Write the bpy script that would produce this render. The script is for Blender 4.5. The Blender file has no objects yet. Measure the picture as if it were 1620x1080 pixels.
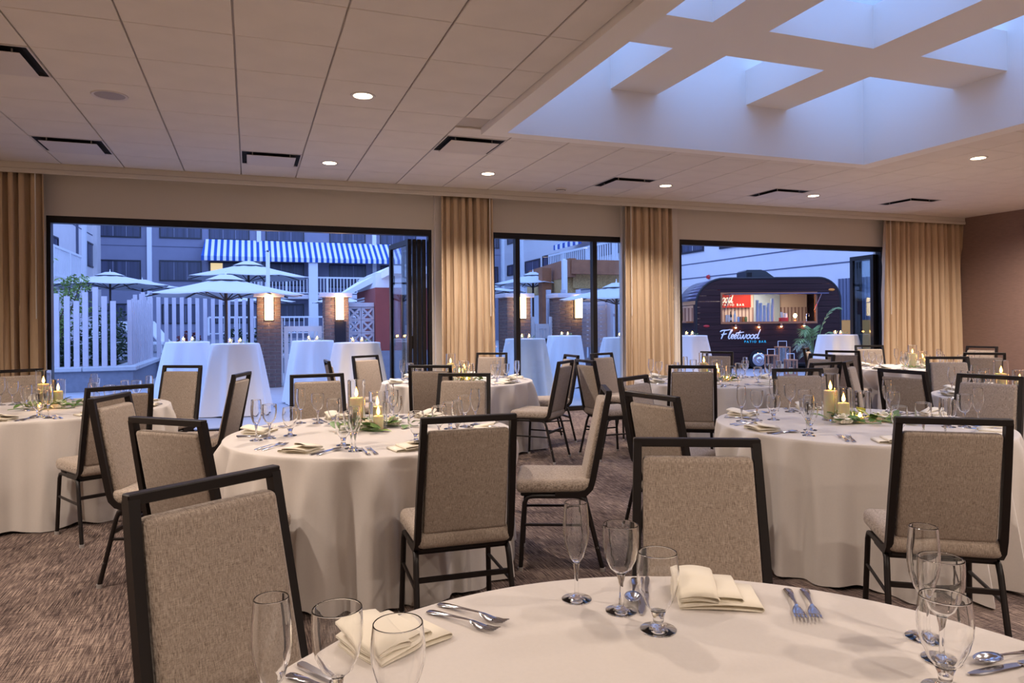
import bpy, bmesh, math, random
from mathutils import Vector, Matrix
random.seed(7)
SC = bpy.context.scene
COL = SC.collection
PI = math.pi

# ------------------------------------------------------------------ camera
YAW, ROLL, FPX, HCAM, CY = .3536, -.0086, 1125.0, 1.36, 510.0
cs, sn = math.cos(YAW), math.sin(YAW)
FWD = Vector((sn, cs, 0)); RGT = Vector((cs, -sn, 0)); UPV = Vector((0, 0, 1))
cr, sr = math.cos(ROLL), math.sin(ROLL)
R_ = RGT * cr + UPV * sr
U_ = UPV * cr - RGT * sr
cam_d = bpy.data.cameras.new('camera')
cam = bpy.data.objects.new('camera', cam_d); COL.objects.link(cam)
m = Matrix.Identity(4)
for i in range(3):
    m[i][0] = R_[i]; m[i][1] = U_[i]; m[i][2] = -FWD[i]
m[2][3] = HCAM
cam.matrix_world = m
cam_d.sensor_width = 36; cam_d.lens = 36 * FPX / 1620
cam_d.shift_y = -(540 - CY) / 1620
SC.cycles.transparent_max_bounces = 24
cam_d.clip_start = .05; cam_d.clip_end = 500
SC.camera = cam

# ------------------------------------------------------------------ world and exposure
W = bpy.data.worlds.new('dusk_sky'); SC.world = W; W.use_nodes = True
bg = W.node_tree.nodes['Background']
bg.inputs['Color'].default_value = (.255, .40, .86, 1)
bg.inputs['Strength'].default_value = 3.3
vs = SC.view_settings
vs.view_transform = 'Standard'; vs.look = 'None'; vs.gamma = 1.0; vs.use_curve_mapping = False
vs.exposure = 0.0
LAMP_COL = (1.0, .845, .735)
LAMP_W = 395.0

# ------------------------------------------------------------------ helpers
def ray(px, py):
    a = (px - 810) / FPX; b = (CY - py) / FPX
    rx = a * cr - b * sr; u = a * sr + b * cr
    return RGT * rx + FWD + UPV * u
def at(px, py, d):            # point seen at a pixel, d metres in front of the lens
    return Vector((0, 0, HCAM)) + ray(px, py) * d
def at_y(px, py, Y):
    r = ray(px, py); return Vector((0, 0, HCAM)) + r * (Y / r.y)
def at_x(px, py, X):
    r = ray(px, py); return Vector((0, 0, HCAM)) + r * (X / r.x)
def at_z(px, py, z):
    r = ray(px, py); return Vector((0, 0, HCAM)) + r * ((z - HCAM) / r.z)
def lin(c):
    return tuple(((x / 255 / 12.92) if x / 255 <= .04045 else ((x / 255 + .055) / 1.055) ** 2.4) for x in c)

def tag(o, label=None, cat=None, group=None, kind=None):
    if label: o['label'] = label
    if cat: o['category'] = cat
    if group: o['group'] = group
    if kind: o['kind'] = kind
    return o
def empty(name, loc=(0, 0, 0), rz=0, label=None, cat=None, group=None, kind=None, parent=None):
    o = bpy.data.objects.new(name, None); COL.objects.link(o)
    o.location = loc; o.rotation_euler = (0, 0, rz); o.empty_display_size = .1
    if parent: o.parent = parent
    return tag(o, label, cat, group, kind)
def copy_tree(o, parent=None):
    c = o.copy(); COL.objects.link(c); c.parent = parent
    for ch in list(o.children): copy_tree(ch, c)
    return c
def place(o, loc, rz=0, sc=None):
    o.location = loc; o.rotation_euler = (0, 0, rz)
    if sc: o.scale = (sc, sc, sc)
    return o

class MB:
    def __init__(s): s.v = []; s.f = []; s.m = []
    def add(s, vs, fs, mi=0, fn=None):
        b = len(s.v)
        s.v += [tuple(fn(Vector(p))) if fn else tuple(p) for p in vs]
        s.f += [[i + b for i in f] for f in fs]; s.m += [mi] * len(fs); return s
    def box(s, a, b, mi=0, fn=None):
        x0, y0, z0 = a; x1, y1, z1 = b
        return s.add([(x0,y0,z0),(x1,y0,z0),(x1,y1,z0),(x0,y1,z0),(x0,y0,z1),(x1,y0,z1),(x1,y1,z1),(x0,y1,z1)],
                     [(3,2,1,0),(4,5,6,7),(0,1,5,4),(1,2,6,5),(2,3,7,6),(3,0,4,7)], mi, fn)
    def obox(s, c, h, ax, ay, mi=0):      # oriented box: centre, half sizes, two axes
        ax = Vector(ax).normalized(); ay = Vector(ay).normalized(); az = ax.cross(ay).normalized(); c = Vector(c)
        return s.box((-h[0],-h[1],-h[2]), h, mi, lambda p: c + ax*p.x + ay*p.y + az*p.z)
    def bar(s, p, q, w, t, up=(0,0,1), mi=0):   # rectangular bar between two points
        p = Vector(p); q = Vector(q); d = (q-p); L = d.length; d.normalize(); up = Vector(up)
        if abs(d.dot(up)) > .98: up = Vector((0, 1, 0))
        sd = d.cross(up).normalized(); n = sd.cross(d)
        return s.box((-w/2, 0, -t/2), (w/2, L, t/2), mi, lambda a: p + sd*a.x + d*a.y + n*a.z)
    def rbox(s, a, b, r, seg=3, mi=0, fn=None):
        bm = bmesh.new(); bmesh.ops.create_cube(bm, size=1)
        c = [(a[i]+b[i])/2 for i in range(3)]; d = [b[i]-a[i] for i in range(3)]
        for v in bm.verts: v.co = Vector((c[0]+v.co.x*d[0], c[1]+v.co.y*d[1], c[2]+v.co.z*d[2]))
        bmesh.ops.bevel(bm, geom=list(bm.edges), offset=r, segments=seg, affect='EDGES', profile=.5)
        bm.verts.index_update()
        s.add([v.co.copy() for v in bm.verts], [[v.index for v in f.verts] for f in bm.faces], mi, fn); bm.free(); return s
    def sweep(s, pts, prof, up=(0,0,1), mi=0, cap=True, closed=False):
        pts = [Vector(p) for p in pts]; n = len(pts); k = len(prof); up = Vector(up); vs = []; fs = []
        for i, p in enumerate(pts):
            t = (pts[(i+1) % n if closed else min(i+1, n-1)] - pts[(i-1) if (closed or i) else 0]).normalized()
            sd = t.cross(up)
            if sd.length < 1e-3: sd = t.cross(Vector((1, .3, 0)))
            sd.normalize(); nn = sd.cross(t)
            vs += [p + sd*u + nn*w for u, w in prof]
        for i in range(n if closed else n-1):
            j = (i+1) % n
            for a in range(k):
                b = (a+1) % k; fs.append((i*k+a, i*k+b, j*k+b, j*k+a))
        if cap and not closed: fs.append(tuple(range(k))[::-1]); fs.append(tuple(range((n-1)*k, n*k)))
        return s.add(vs, fs, mi)
    def tube(s, pts, r, n=8, mi=0, cap=True, closed=False):
        pts = [Vector(p) for p in pts]; N = len(pts); rr = r if isinstance(r, (list, tuple)) else [r]*N
        vs = []; fs = []; prev = None
        for i, p in enumerate(pts):
            t = (pts[(i+1) % N if closed else min(i+1, N-1)] - pts[(i-1) if (closed or i) else 0]).normalized()
            if prev is None:
                a = t.cross(Vector((0,0,1)))
                if a.length < .05: a = t.cross(Vector((1,0,0)))
            else: a = prev - t*prev.dot(t)
            a.normalize(); prev = a; b = t.cross(a)
            vs += [p + (a*math.cos(2*PI*k/n) + b*math.sin(2*PI*k/n))*rr[i] for k in range(n)]
        for i in range(N if closed else N-1):
            j = (i+1) % N
            for k in range(n): l = (k+1) % n; fs.append((i*n+k, i*n+l, j*n+l, j*n+k))
        if cap and not closed: fs.append(tuple(range(n))[::-1]); fs.append(tuple(range((N-1)*n, N*n)))
        return s.add(vs, fs, mi)
    def lathe(s, prof, n=24, c=(0,0,0), mi=0, fn=None):
        vs = []; fs = []; c = Vector(c); ids = []
        for r, z in prof:
            if r < 1e-5: ids.append([len(vs)]); vs.append(c + Vector((0,0,z)))
            else:
                ids.append(list(range(len(vs), len(vs)+n)))
                vs += [c + Vector((r*math.cos(2*PI*k/n), r*math.sin(2*PI*k/n), z)) for k in range(n)]
        for A, B in zip(ids, ids[1:]):
            for k in range(n):
                l = (k+1) % n
                if len(A) == 1 and len(B) == 1: break
                if len(A) == 1: fs.append((A[0], B[l], B[k]))
                elif len(B) == 1: fs.append((A[k], A[l], B[0]))
                else: fs.append((A[k], A[l], B[l], B[k]))
        return s.add(vs, fs, mi, fn)
    def poly(s, pts, fn, t, mi=0):        # flat outline extruded by t; fn maps (u,v,w) to space
        n = len(pts); vs = [fn(Vector((u, v, 0))) for u, v in pts] + [fn(Vector((u, v, t))) for u, v in pts]
        return s.add(vs, [tuple(range(n))[::-1], tuple(range(n, 2*n))] + [(i, (i+1) % n, n+(i+1) % n, n+i) for i in range(n)], mi)
    def build(s, name, mats, parent=None, loc=None, rz=0, smooth=None, label=None, cat=None, group=None, kind=None):
        me = bpy.data.meshes.new(name); me.from_pydata(s.v, [], s.f)
        if not isinstance(mats, (list, tuple)): mats = [mats]
        for q in mats: me.materials.append(q)
        if len(mats) > 1: me.polygons.foreach_set('material_index', s.m)
        if smooth is not None:
            me.polygons.foreach_set('use_smooth', [True]*len(me.polygons))
            me.set_sharp_from_angle(angle=math.radians(smooth))
        me.update()
        return link(name, me, parent, loc, rz, label, cat, group, kind)
def link(name, me, parent=None, loc=None, rz=0, label=None, cat=None, group=None, kind=None):
    o = bpy.data.objects.new(name, me); COL.objects.link(o)
    if parent: o.parent = parent
    if loc is not None: o.location = loc
    if rz: o.rotation_euler = (0, 0, rz)
    return tag(o, label, cat, group, kind)
def struct(name, mb, mat, parent=None, smooth=None, **k):
    return mb.build(name, mat, parent, smooth=smooth, kind=None if parent else 'structure', **k)

# ------------------------------------------------------------------ materials
MT = {}
def mat(name, col, rough=.6, metal=0., var=0., vscale=8., bump=0., bscale=60., stretch=(1,1,1), bstretch=None,
        emit=0., ecol=None, spec=.5, sheen=0., coat=0., col2=None, sss=0.):
    M = bpy.data.materials.new(name); M.use_nodes = True; nt = M.node_tree; N = nt.nodes; L = nt.links
    b = N['Principled BSDF']; c = lin(col)
    b.inputs['Base Color'].default_value = (*c, 1); b.inputs['Roughness'].default_value = rough
    b.inputs['Metallic'].default_value = metal; b.inputs['Specular IOR Level'].default_value = spec
    if sheen: b.inputs['Sheen Weight'].default_value = sheen
    if coat: b.inputs['Coat Weight'].default_value = coat
    if sss: b.inputs['Subsurface Weight'].default_value = sss; b.inputs['Subsurface Radius'].default_value = (.05,.03,.012)
    if emit:
        b.inputs['Emission Color'].default_value = (*lin(ecol or col), 1); b.inputs['Emission Strength'].default_value = emit
    if var or bump or col2:
        tc = N.new('ShaderNodeTexCoord')
        def noise(scale, st, det=4):
            mp = N.new('ShaderNodeMapping'); mp.inputs['Scale'].default_value = st
            L.new(tc.outputs['Object'], mp.inputs['Vector'])
            n = N.new('ShaderNodeTexNoise'); n.inputs['Scale'].default_value = scale; n.inputs['Detail'].default_value = det
            L.new(mp.outputs['Vector'], n.inputs['Vector']); return n
        if var or col2:
            n = noise(vscale, stretch); rp = N.new('ShaderNodeValToRGB'); e = rp.color_ramp.elements
            e[0].position = .32; e[1].position = .68
            if col2: e[0].color = (*c, 1); e[1].color = (*lin(col2), 1)
            else:
                e[0].color = (*[x*(1-var) for x in c], 1); e[1].color = (*[min(1, x*(1+var)) for x in c], 1)
            L.new(n.outputs['Fac'], rp.inputs['Fac']); L.new(rp.outputs['Color'], b.inputs['Base Color'])
        if bump:
            n2 = noise(bscale, bstretch or stretch); bp = N.new('ShaderNodeBump')
            bp.inputs['Strength'].default_value = bump; bp.inputs['Distance'].default_value = .004
            L.new(n2.outputs['Fac'], bp.inputs['Height']); L.new(bp.outputs['Normal'], b.inputs['Normal'])
    MT[name] = M; return M
def woven(name, dark, light, sx=1500., warp=.38, rough=.85, bump=.25):     # linen: crossed stretched noises
    M = bpy.data.materials.new(name); M.use_nodes = True; nt = M.node_tree; N = nt.nodes; L = nt.links; b = N['Principled BSDF']
    b.inputs['Roughness'].default_value = rough; b.inputs['Sheen Weight'].default_value = .15
    b.inputs['Specular IOR Level'].default_value = .2
    tc = N.new('ShaderNodeTexCoord'); outs = []
    for st in ((1, .06, .05), (.06, .06, 1.)):
        mp = N.new('ShaderNodeMapping'); mp.inputs['Scale'].default_value = st; L.new(tc.outputs['Object'], mp.inputs['Vector'])
        n = N.new('ShaderNodeTexNoise'); n.inputs['Scale'].default_value = sx; n.inputs['Detail'].default_value = 3
        L.new(mp.outputs['Vector'], n.inputs['Vector']); outs.append(n.outputs['Fac'])
    mx = N.new('ShaderNodeMix'); mx.inputs['Factor'].default_value = warp
    L.new(outs[0], mx.inputs['A']); L.new(outs[1], mx.inputs['B'])
    rp = N.new('ShaderNodeValToRGB'); e = rp.color_ramp.elements
    e[0].position = .38; e[1].position = .61; e[0].color = (*lin(dark), 1); e[1].color = (*lin(light), 1)
    L.new(mx.outputs['Result'], rp.inputs['Fac']); L.new(rp.outputs['Color'], b.inputs['Base Color'])
    bp = N.new('ShaderNodeBump'); bp.inputs['Strength'].default_value = bump; bp.inputs['Distance'].default_value = .002
    L.new(mx.outputs['Result'], bp.inputs['Height']); L.new(bp.outputs['Normal'], b.inputs['Normal'])
    MT[name] = M; return M
def thin_glass(name, tint=(1,1,1), ior=1.5, rough=0.):
    M = bpy.data.materials.new(name); M.use_nodes = True; nt = M.node_tree; N = nt.nodes; L = nt.links
    N.remove(N['Principled BSDF']); out = N['Material Output']
    t = N.new('ShaderNodeBsdfTransparent'); t.inputs['Color'].default_value = (*tint, 1)
    g = N.new('ShaderNodeBsdfGlossy'); g.inputs['Roughness'].default_value = rough
    f = N.new('ShaderNodeFresnel'); ge = N.new('ShaderNodeNewGeometry'); iv = N.new('ShaderNodeMapRange')   # a thin sheet reflects alike on both faces
    iv.inputs['To Min'].default_value = ior; iv.inputs['To Max'].default_value = 1/ior
    L.new(ge.outputs['Backfacing'], iv.inputs['Value']); L.new(iv.outputs['Result'], f.inputs['IOR'])
    mx = N.new('ShaderNodeMixShader'); L.new(f.outputs['Fac'], mx.inputs['Fac'])
    L.new(t.outputs['BSDF'], mx.inputs[1]); L.new(g.outputs['BSDF'], mx.inputs[2]); L.new(mx.outputs['Shader'], out.inputs['Surface'])
    MT[name] = M; return M
def stripes(name, a, b, axis, period, duty=.5, rough=.8):
    M = bpy.data.materials.new(name); M.use_nodes = True; nt = M.node_tree; N = nt.nodes; L = nt.links; p = N['Principled BSDF']
    p.inputs['Roughness'].default_value = rough
    tc = N.new('ShaderNodeTexCoord'); sp = N.new('ShaderNodeSeparateXYZ'); L.new(tc.outputs['Object'], sp.inputs[0])
    d = N.new('ShaderNodeMath'); d.operation = 'DIVIDE'; d.inputs[1].default_value = period; L.new(sp.outputs[axis], d.inputs[0])
    fr = N.new('ShaderNodeMath'); fr.operation = 'FRACT'; L.new(d.outputs[0], fr.inputs[0])
    gt = N.new('ShaderNodeMath'); gt.operation = 'GREATER_THAN'; gt.inputs[1].default_value = duty; L.new(fr.outputs[0], gt.inputs[0])
    mx = N.new('ShaderNodeMix'); mx.data_type = 'RGBA'; L.new(gt.outputs[0], mx.inputs['Factor'])
    mx.inputs['A'].default_value = (*lin(a), 1); mx.inputs['B'].default_value = (*lin(b), 1)
    L.new(mx.outputs['Result'], p.inputs['Base Color']); MT[name] = M; return M
def carpet(name):
    M = bpy.data.materials.new(name); M.use_nodes = True; nt = M.node_tree; N = nt.nodes; L = nt.links; b = N['Principled BSDF']
    b.inputs['Roughness'].default_value = .95; b.inputs['Specular IOR Level'].default_value = .1
    tc = N.new('ShaderNodeTexCoord')
    def noise(scale, st, det=3, ro=.6):
        mp = N.new('ShaderNodeMapping'); mp.inputs['Scale'].default_value = st; L.new(tc.outputs['Object'], mp.inputs['Vector'])
        n = N.new('ShaderNodeTexNoise'); n.inputs['Scale'].default_value = scale; n.inputs['Detail'].default_value = det
        n.inputs['Roughness'].default_value = ro
        L.new(mp.outputs['Vector'], n.inputs['Vector']); return n.outputs['Fac']
    def math_(op, a, bb, clamp=False):
        q = N.new('ShaderNodeMath'); q.operation = op; q.use_clamp = clamp
        for i, x in enumerate((a, bb)):
            if isinstance(x, (int, float)): q.inputs[i].default_value = x
            else: L.new(x, q.inputs[i])
        return q.outputs[0]
    s1 = noise(230, (1, .035, 1), 3); s2 = noise(230, (.06, 1, 1), 2); big = noise(2.2, (1, .5, 1), 4); fine = noise(420, (1, 1, 1), 2)
    a = math_('ADD', math_('MULTIPLY', s1, .8), math_('MULTIPLY', s2, .34))
    a = math_('ADD', a, math_('MULTIPLY', fine, .5)); a = math_('ADD', a, math_('MULTIPLY', big, .30))
    a = math_('MULTIPLY', math_('SUBTRACT', a, .83), 3.1, True)
    rp = N.new('ShaderNodeValToRGB'); e = rp.color_ramp.elements
    e[0].position = .06; e[0].color = (*lin((46, 38, 37)), 1); e[1].position = .96; e[1].color = (*lin((176, 156, 140)), 1)
    k = e.new(.48); k.color = (*lin((104, 88, 82)), 1)
    L.new(a, rp.inputs['Fac']); L.new(rp.outputs['Color'], b.inputs['Base Color'])
    bp = N.new('ShaderNodeBump'); bp.inputs['Strength'].default_value = .5; bp.inputs['Distance'].default_value = .006
    L.new(fine, bp.inputs['Height']); L.new(bp.outputs['Normal'], b.inputs['Normal'])
    MT[name] = M; return M

mat('tile', (226, 218, 208), .9, var=.03, vscale=3, bump=.08, bscale=180)
mat('grid_bar', (190, 180, 170), .6)
mat('plaster', (240, 235, 228), .85, bump=.03, bscale=120)
mat('header_paint', (214, 206, 194), .8, bump=.05, bscale=200)
mat('wall_brown', (136, 110, 98), .85, var=.06, vscale=40, stretch=(1, .25, 1), bump=.15, bscale=160)
mat('wall_cream', (205, 190, 172), .85, bump=.04, bscale=120)
mat('trim_white', (222, 214, 204), .5)
mat('black_frame', (22, 18, 18), .4, spec=.4)
carpet('carpet')
mat('curtain', (200, 174, 142), .85, var=.05, vscale=90, stretch=(1, 1, .05), bump=.2, bscale=300, sheen=.2)
mat('wand', (235, 232, 228), .3)
mat('vent_white', (214, 206, 198), .5); mat('vent_dark', (18, 15, 14), .9); mat('speaker_grey', (168, 158, 152), .6, bump=.4, bscale=700)
mat('lamp_glow', (255, 236, 205), .5, emit=14., ecol=(255, 226, 186))
mat('cloth', (198, 190, 182), .85, var=.015, vscale=120, bump=.05, bscale=220, sheen=.2)
mat('cloth_out', (232, 232, 236), .85, bump=.05, bscale=160, sheen=.15)
mat('napkin', (226, 217, 198), .85, bump=.08, bscale=400)
woven('linen', (110, 96, 85), (188, 173, 157))
mat('chair_metal', (22, 15, 13), .45, spec=.35)
mat('glide', (200, 198, 195), .3, metal=.6)
mat('steel', (200, 200, 206), .16, metal=1.)
mat('wax', (250, 232, 190), .5, sss=.7)
mat('wick', (30, 24, 20), .9)
mat('flame', (255, 190, 80), .5, emit=110., ecol=(255, 180, 84))
mat('rose', (246, 240, 222), .7, sss=.1); mat('leaf_a', (92, 124, 62), .55, var=.2, vscale=20); mat('leaf_b', (142, 164, 84), .55, var=.2, vscale=20)
mat('plywood', (150, 120, 84), .7)
thin_glass('glass', (.985, .985, .99), 1.5)
def clear_glass(name, amount, ior=1.45):          # refracting glass that lets part of the light straight through
    M = bpy.data.materials.new(name); M.use_nodes = True; nt = M.node_tree; N = nt.nodes; L = nt.links
    N.remove(N['Principled BSDF']); out = N['Material Output']
    t = N.new('ShaderNodeBsdfTransparent'); t.inputs['Color'].default_value = (.97, .975, .98, 1)
    g = N.new('ShaderNodeBsdfGlass'); g.inputs['IOR'].default_value = ior; g.inputs['Roughness'].default_value = 0
    mx = N.new('ShaderNodeMixShader'); mx.inputs['Fac'].default_value = amount
    L.new(t.outputs['BSDF'], mx.inputs[1]); L.new(g.outputs['BSDF'], mx.inputs[2]); L.new(mx.outputs['Shader'], out.inputs['Surface'])
    MT[name] = M
clear_glass('crystal', 1.0, 1.45); clear_glass('glass_thick', 1.0)
thin_glass('pane', (.9, .94, .95), 1.5)
# ================================================================== ROOM SHELL
CZ = 3.266; TX0, TY0, TS = -.0823, 4.360, .6578
XL, XR, YB = -6.0, at_y(1527, 350, 9.667).x, -4.2
YP, YH = 9.667, 9.90                       # pelmet front, header face
HZ = 2.69                                  # head of the openings
b = MB(); b.box((XL-.2, YB-.2, -.12), (XR+.2, 9.97, 0)); struct('floor', b, MT['carpet'])

# coffered skylight opening
CX0, CX1, CY0, CY1 = 2.38, 6.93, 1.96, 6.535
OX0, OX1, OY0, OY1 = 2.16, 7.15, 1.74, 6.69
b = MB()
SZ0, SZ1 = 3.285, 3.42
b.box((XL-.2, YB-.2, SZ0), (OX0, 10.3, SZ1)); b.box((OX1, YB-.2, SZ0), (XR+.2, 10.3, SZ1))
b.box((OX0, YB-.2, SZ0), (OX1, OY0, SZ1)); b.box((OX0, OY1, SZ0), (OX1, 10.3, SZ1))
ceiling = struct('ceiling', b, MT['grid_bar'])
VENTS = [(-3, 6), (0, 6), (3, 4), (7, 6), (11, 6), (15, 6), (-3, 2)]
def in_view(x, y, z, mg=60):
    d = Vector((x, y, z - HCAM)); f = d.dot(FWD)
    if f < .3: return False
    return -mg < 810 + FPX*d.dot(R_)/f < 1620+mg and -mg < CY - FPX*d.dot(U_)/f < 1080+mg
tile_mesh = {}; rest = MB()
for k in range(-9, 21):
    for r in range(-13, 8):
        if (k, r) in VENTS: continue
        x0, x1 = TX0+TS*k, TX0+TS*(k+1); y0, y1 = TY0+TS*r, TY0+TS*(r+1)
        x0 = max(x0, XL); x1 = min(x1, XR)
        if r == 7: y1 = YP
        if x1-x0 < .05: continue
        if x1 > OX0 and x0 < OX1 and y1 > OY0 and y0 < OY1:
            opts = []
            if x0 < OX0: opts.append((x0, OX0, y0, y1))
            if x1 > OX1: opts.append((OX1, x1, y0, y1))
            if y0 < OY0: opts.append((x0, x1, y0, OY0))
            if y1 > OY1: opts.append((x0, x1, OY1, y1))
            opts = [o for o in opts if o[1]-o[0] > .03 and o[3]-o[2] > .03]
            if not opts: continue
            x0, x1, y0, y1 = max(opts, key=lambda o: (o[1]-o[0])*(o[3]-o[2]))
        gx, gy = .0065, .0035
        w, h = x1-x0-2*gx, y1-y0-2*gy; cx, cy = (x0+x1)/2, (y0+y1)/2
        seen = any(in_view(px_, py_, CZ) for px_ in (x0, x1) for py_ in (y0, y1))
        if seen:
            key = (round(w, 3), round(h, 3))
            if key not in tile_mesh:
                q = MB(); q.rbox((-w/2, -h/2, 0), (w/2, h/2, .018), .003, 1)
                o = q.build('ceiling_tile', MT['tile'], ceiling, loc=(cx, cy, CZ)); tile_mesh[key] = o.data
            else: link('ceiling_tile', tile_mesh[key], ceiling, (cx, cy, CZ))
        else: rest.box((x0+gx, y0+gy, CZ), (x1-gx, y1-gy, CZ+.018))
rest.build('ceiling_tile_field', MT['tile'], ceiling, kind='stuff')

# skylight shaft, coffer beams and glazing
b = MB(); t0, t1 = 3.215, 3.30
b.box((OX0, OY0, t0), (CX0, OY1, t1)); b.box((CX1, OY0, t0), (OX1, OY1, t1))
b.box((CX0, OY0, t0), (CX1, CY0, t1)); b.box((CX0, CY1, t0), (CX1, OY1, t1))
struct('trim_1', b, MT['plaster'])
b = MB(); w = .12; TZ = 4.3
b.box((CX0-w, CY0-w, t1), (CX0, CY1+w, TZ)); b.box((CX1, CY0-w, t1), (CX1+w, CY1+w, TZ))
b.box((CX0, CY0-w, t1), (CX1, CY0, TZ)); b.box((CX0, CY1, t1), (CX1, CY1+w, TZ))
shaft = struct('ceiling_skylight_shaft', b, MT['plaster'])
BZ0, BZ1 = 3.765, 4.15
for x0, x1 in ((3.52, 4.08), (5.22, 5.79)):
    MB().box((x0, CY0, BZ0), (x1, CY1, BZ1)).build('coffer_beam', MT['plaster'], shaft)
for y0, y1 in ((3.10, 3.67), (4.81, 5.38)):
    for x0, x1 in ((CX0, 3.52), (4.08, 5.22), (5.79, CX1)):
        MB().box((x0, y0, BZ0), (x1, y1, BZ1)).build('coffer_beam', MT['plaster'], shaft)
MB().box((CX0-w, CY0-w, TZ), (CX1+w, CY1+w, TZ+.02)).build('skylight_pane', MT['pane'], shaft)

# walls
struct('wall_right', MB().box((XR, YB-.2, 0), (XR+.2, 10.3, 3.42)), MT['wall_brown'])
struct('wall_left', MB().box((XL-.2, YB-.2, 0), (XL, 10.3, 3.42)), MT['wall_cream'])
struct('wall_back', MB().box((XL, YB-.2, 0), (XR, YB, 3.42)), MT['wall_cream'])
struct('baseboard_right', MB().box((XR-.015, YB, 0), (XR, 9.6, .11)), MT['black_frame'])
O1 = (at_y(73, 400, YH).x, at_y(683, 400, YH).x)
O2 = (at_y(776, 400, YH).x, at_y(990, 400, YH).x)
O3 = (at_y(1075, 400, YH).x, at_y(1397, 400, YH).x)
b = MB()
b.box((XL, YH, HZ), (XR, 10.12, 3.42))
for a, c in ((XL, O1[0]), (O1[1], O2[0]), (O2[1], O3[0]), (O3[1], XR)): b.box((a, YH, 0), (c, 10.12, HZ))
struct('wall_window', b, MT['header_paint'])
PIERS = [(O1[1]+.03, at_y(779, 400, 9.8).x), (at_y(986, 400, 9.8).x, at_y(1074, 400, 9.8).x), (O3[1]+.02, XR)]
for i, (a, c) in enumerate(PIERS):
    struct('trim_%d' % (i+2), MB().rbox((a, 9.835, 0), (c, YH, 3.28), .006, 1), MT['trim_white'])
b = MB(); b.sweep([(XL, 0, 0), (XR, 0, 0)], [(0, 3.285), (0, 3.145), (.02, 3.14), (.028, 3.15), (.03, 3.19), (.018, 3.2), (.018, 3.285)])
for i, v in enumerate(b.v): b.v[i] = (v[0], YP + .02 + v[1], v[2])
b.box((XL, YP+.02, 3.2), (XR, YP+.04, 3.285))
struct('trim_6', b, MT['header_paint'], smooth=30)

# black frames of the two folding-door openings and the fixed window
FY = 9.93
for i, (a, c) in enumerate((O1, O3)):
    b = MB(); b.box((a, FY-.02, HZ-.085), (c, FY+.10, HZ)); b.box((a, FY-.02, 0), (a+.045, FY+.1, HZ-.085)); b.box((c-.045, FY-.02, 0), (c, FY+.1, HZ-.085))
    b.box((a, FY-.02, 0), (c, FY+.1, .018)); struct('door_frame_%d' % (i+1), b, MT['black_frame'])
ms = [O2[0]+.03, at_y(818, 400, FY).x, at_y(940, 400, FY).x, O2[1]+.35]
b = MB(); b.box((ms[0]-.05, FY-.02, HZ-.085), (ms[-1]+.05, FY+.07, HZ)); b.box((ms[0]-.05, FY-.02, 0), (ms[-1]+.05, FY+.07, .07))
win = struct('window_1', b, MT['black_frame'])
for x in ms: MB().box((x-.035, FY-.025, .07), (x+.035, FY+.075, HZ-.085)).build('mullion', MT['black_frame'], win)
for x0, x1 in zip(ms, ms[1:]): MB().box((x0+.035, FY+.02, .07), (x1-.035, FY+.03, HZ-.085)).build('pane', MT['pane'], win)

def door_panel(n, p, q, h=2.56, hand=True):      # glazed leaf between two floor points
    p = Vector((*p, 0)); q = Vector((*q, 0)); d = (q-p).normalized(); w = (q-p).length; nn = Vector((-d.y, d.x, 0)); t = .026; f = .075
    fn = lambda a: p + d*a.x + nn*a.y + Vector((0, 0, a.z))
    b = MB(); b.box((0, -t, .03), (f, t, h), 0, fn); b.box((w-f, -t, .03), (w, t, h), 0, fn); b.box((f, -t, .03), (w-f, t, .03+.11), 0, fn); b.box((f, -t, h-f), (w-f, t, h), 0, fn)
    o = struct('door_%d' % n, b, MT['black_frame'])
    MB().box((f, -.006, .14), (w-f, .006, h-f), 0, fn).build('pane', MT['pane'], o)
    for z in (1.02, 1.95, .35):
        MB().box((w-.05, -t-.025, z), (w-.015, -t, z+.14), 0, fn).build('hinge', MT['black_frame'], o)
    if hand:
        MB().box((.02, -t-.05, 1.0), (.045, -t, 1.18), 0, fn).build('handle', MT['black_frame'], o)
    return o
x = O1[1]
for i, (dx0, dx1) in enumerate(((.09, .08), (.16, .15), (.23, .21), (.30, .40))):
    door_panel(i+1, (x-dx0, FY+.06), (x-dx1, FY+.06+.92), hand=(i == 3))
x = O3[1]
for i, (dx0, dx1) in enumerate(((-.02, -.12), (.05, -.04), (.12, .06))):
    door_panel(i+5, (x-dx0, FY+.06), (x-dx1, FY+.06+.60), hand=(i == 2))

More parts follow.
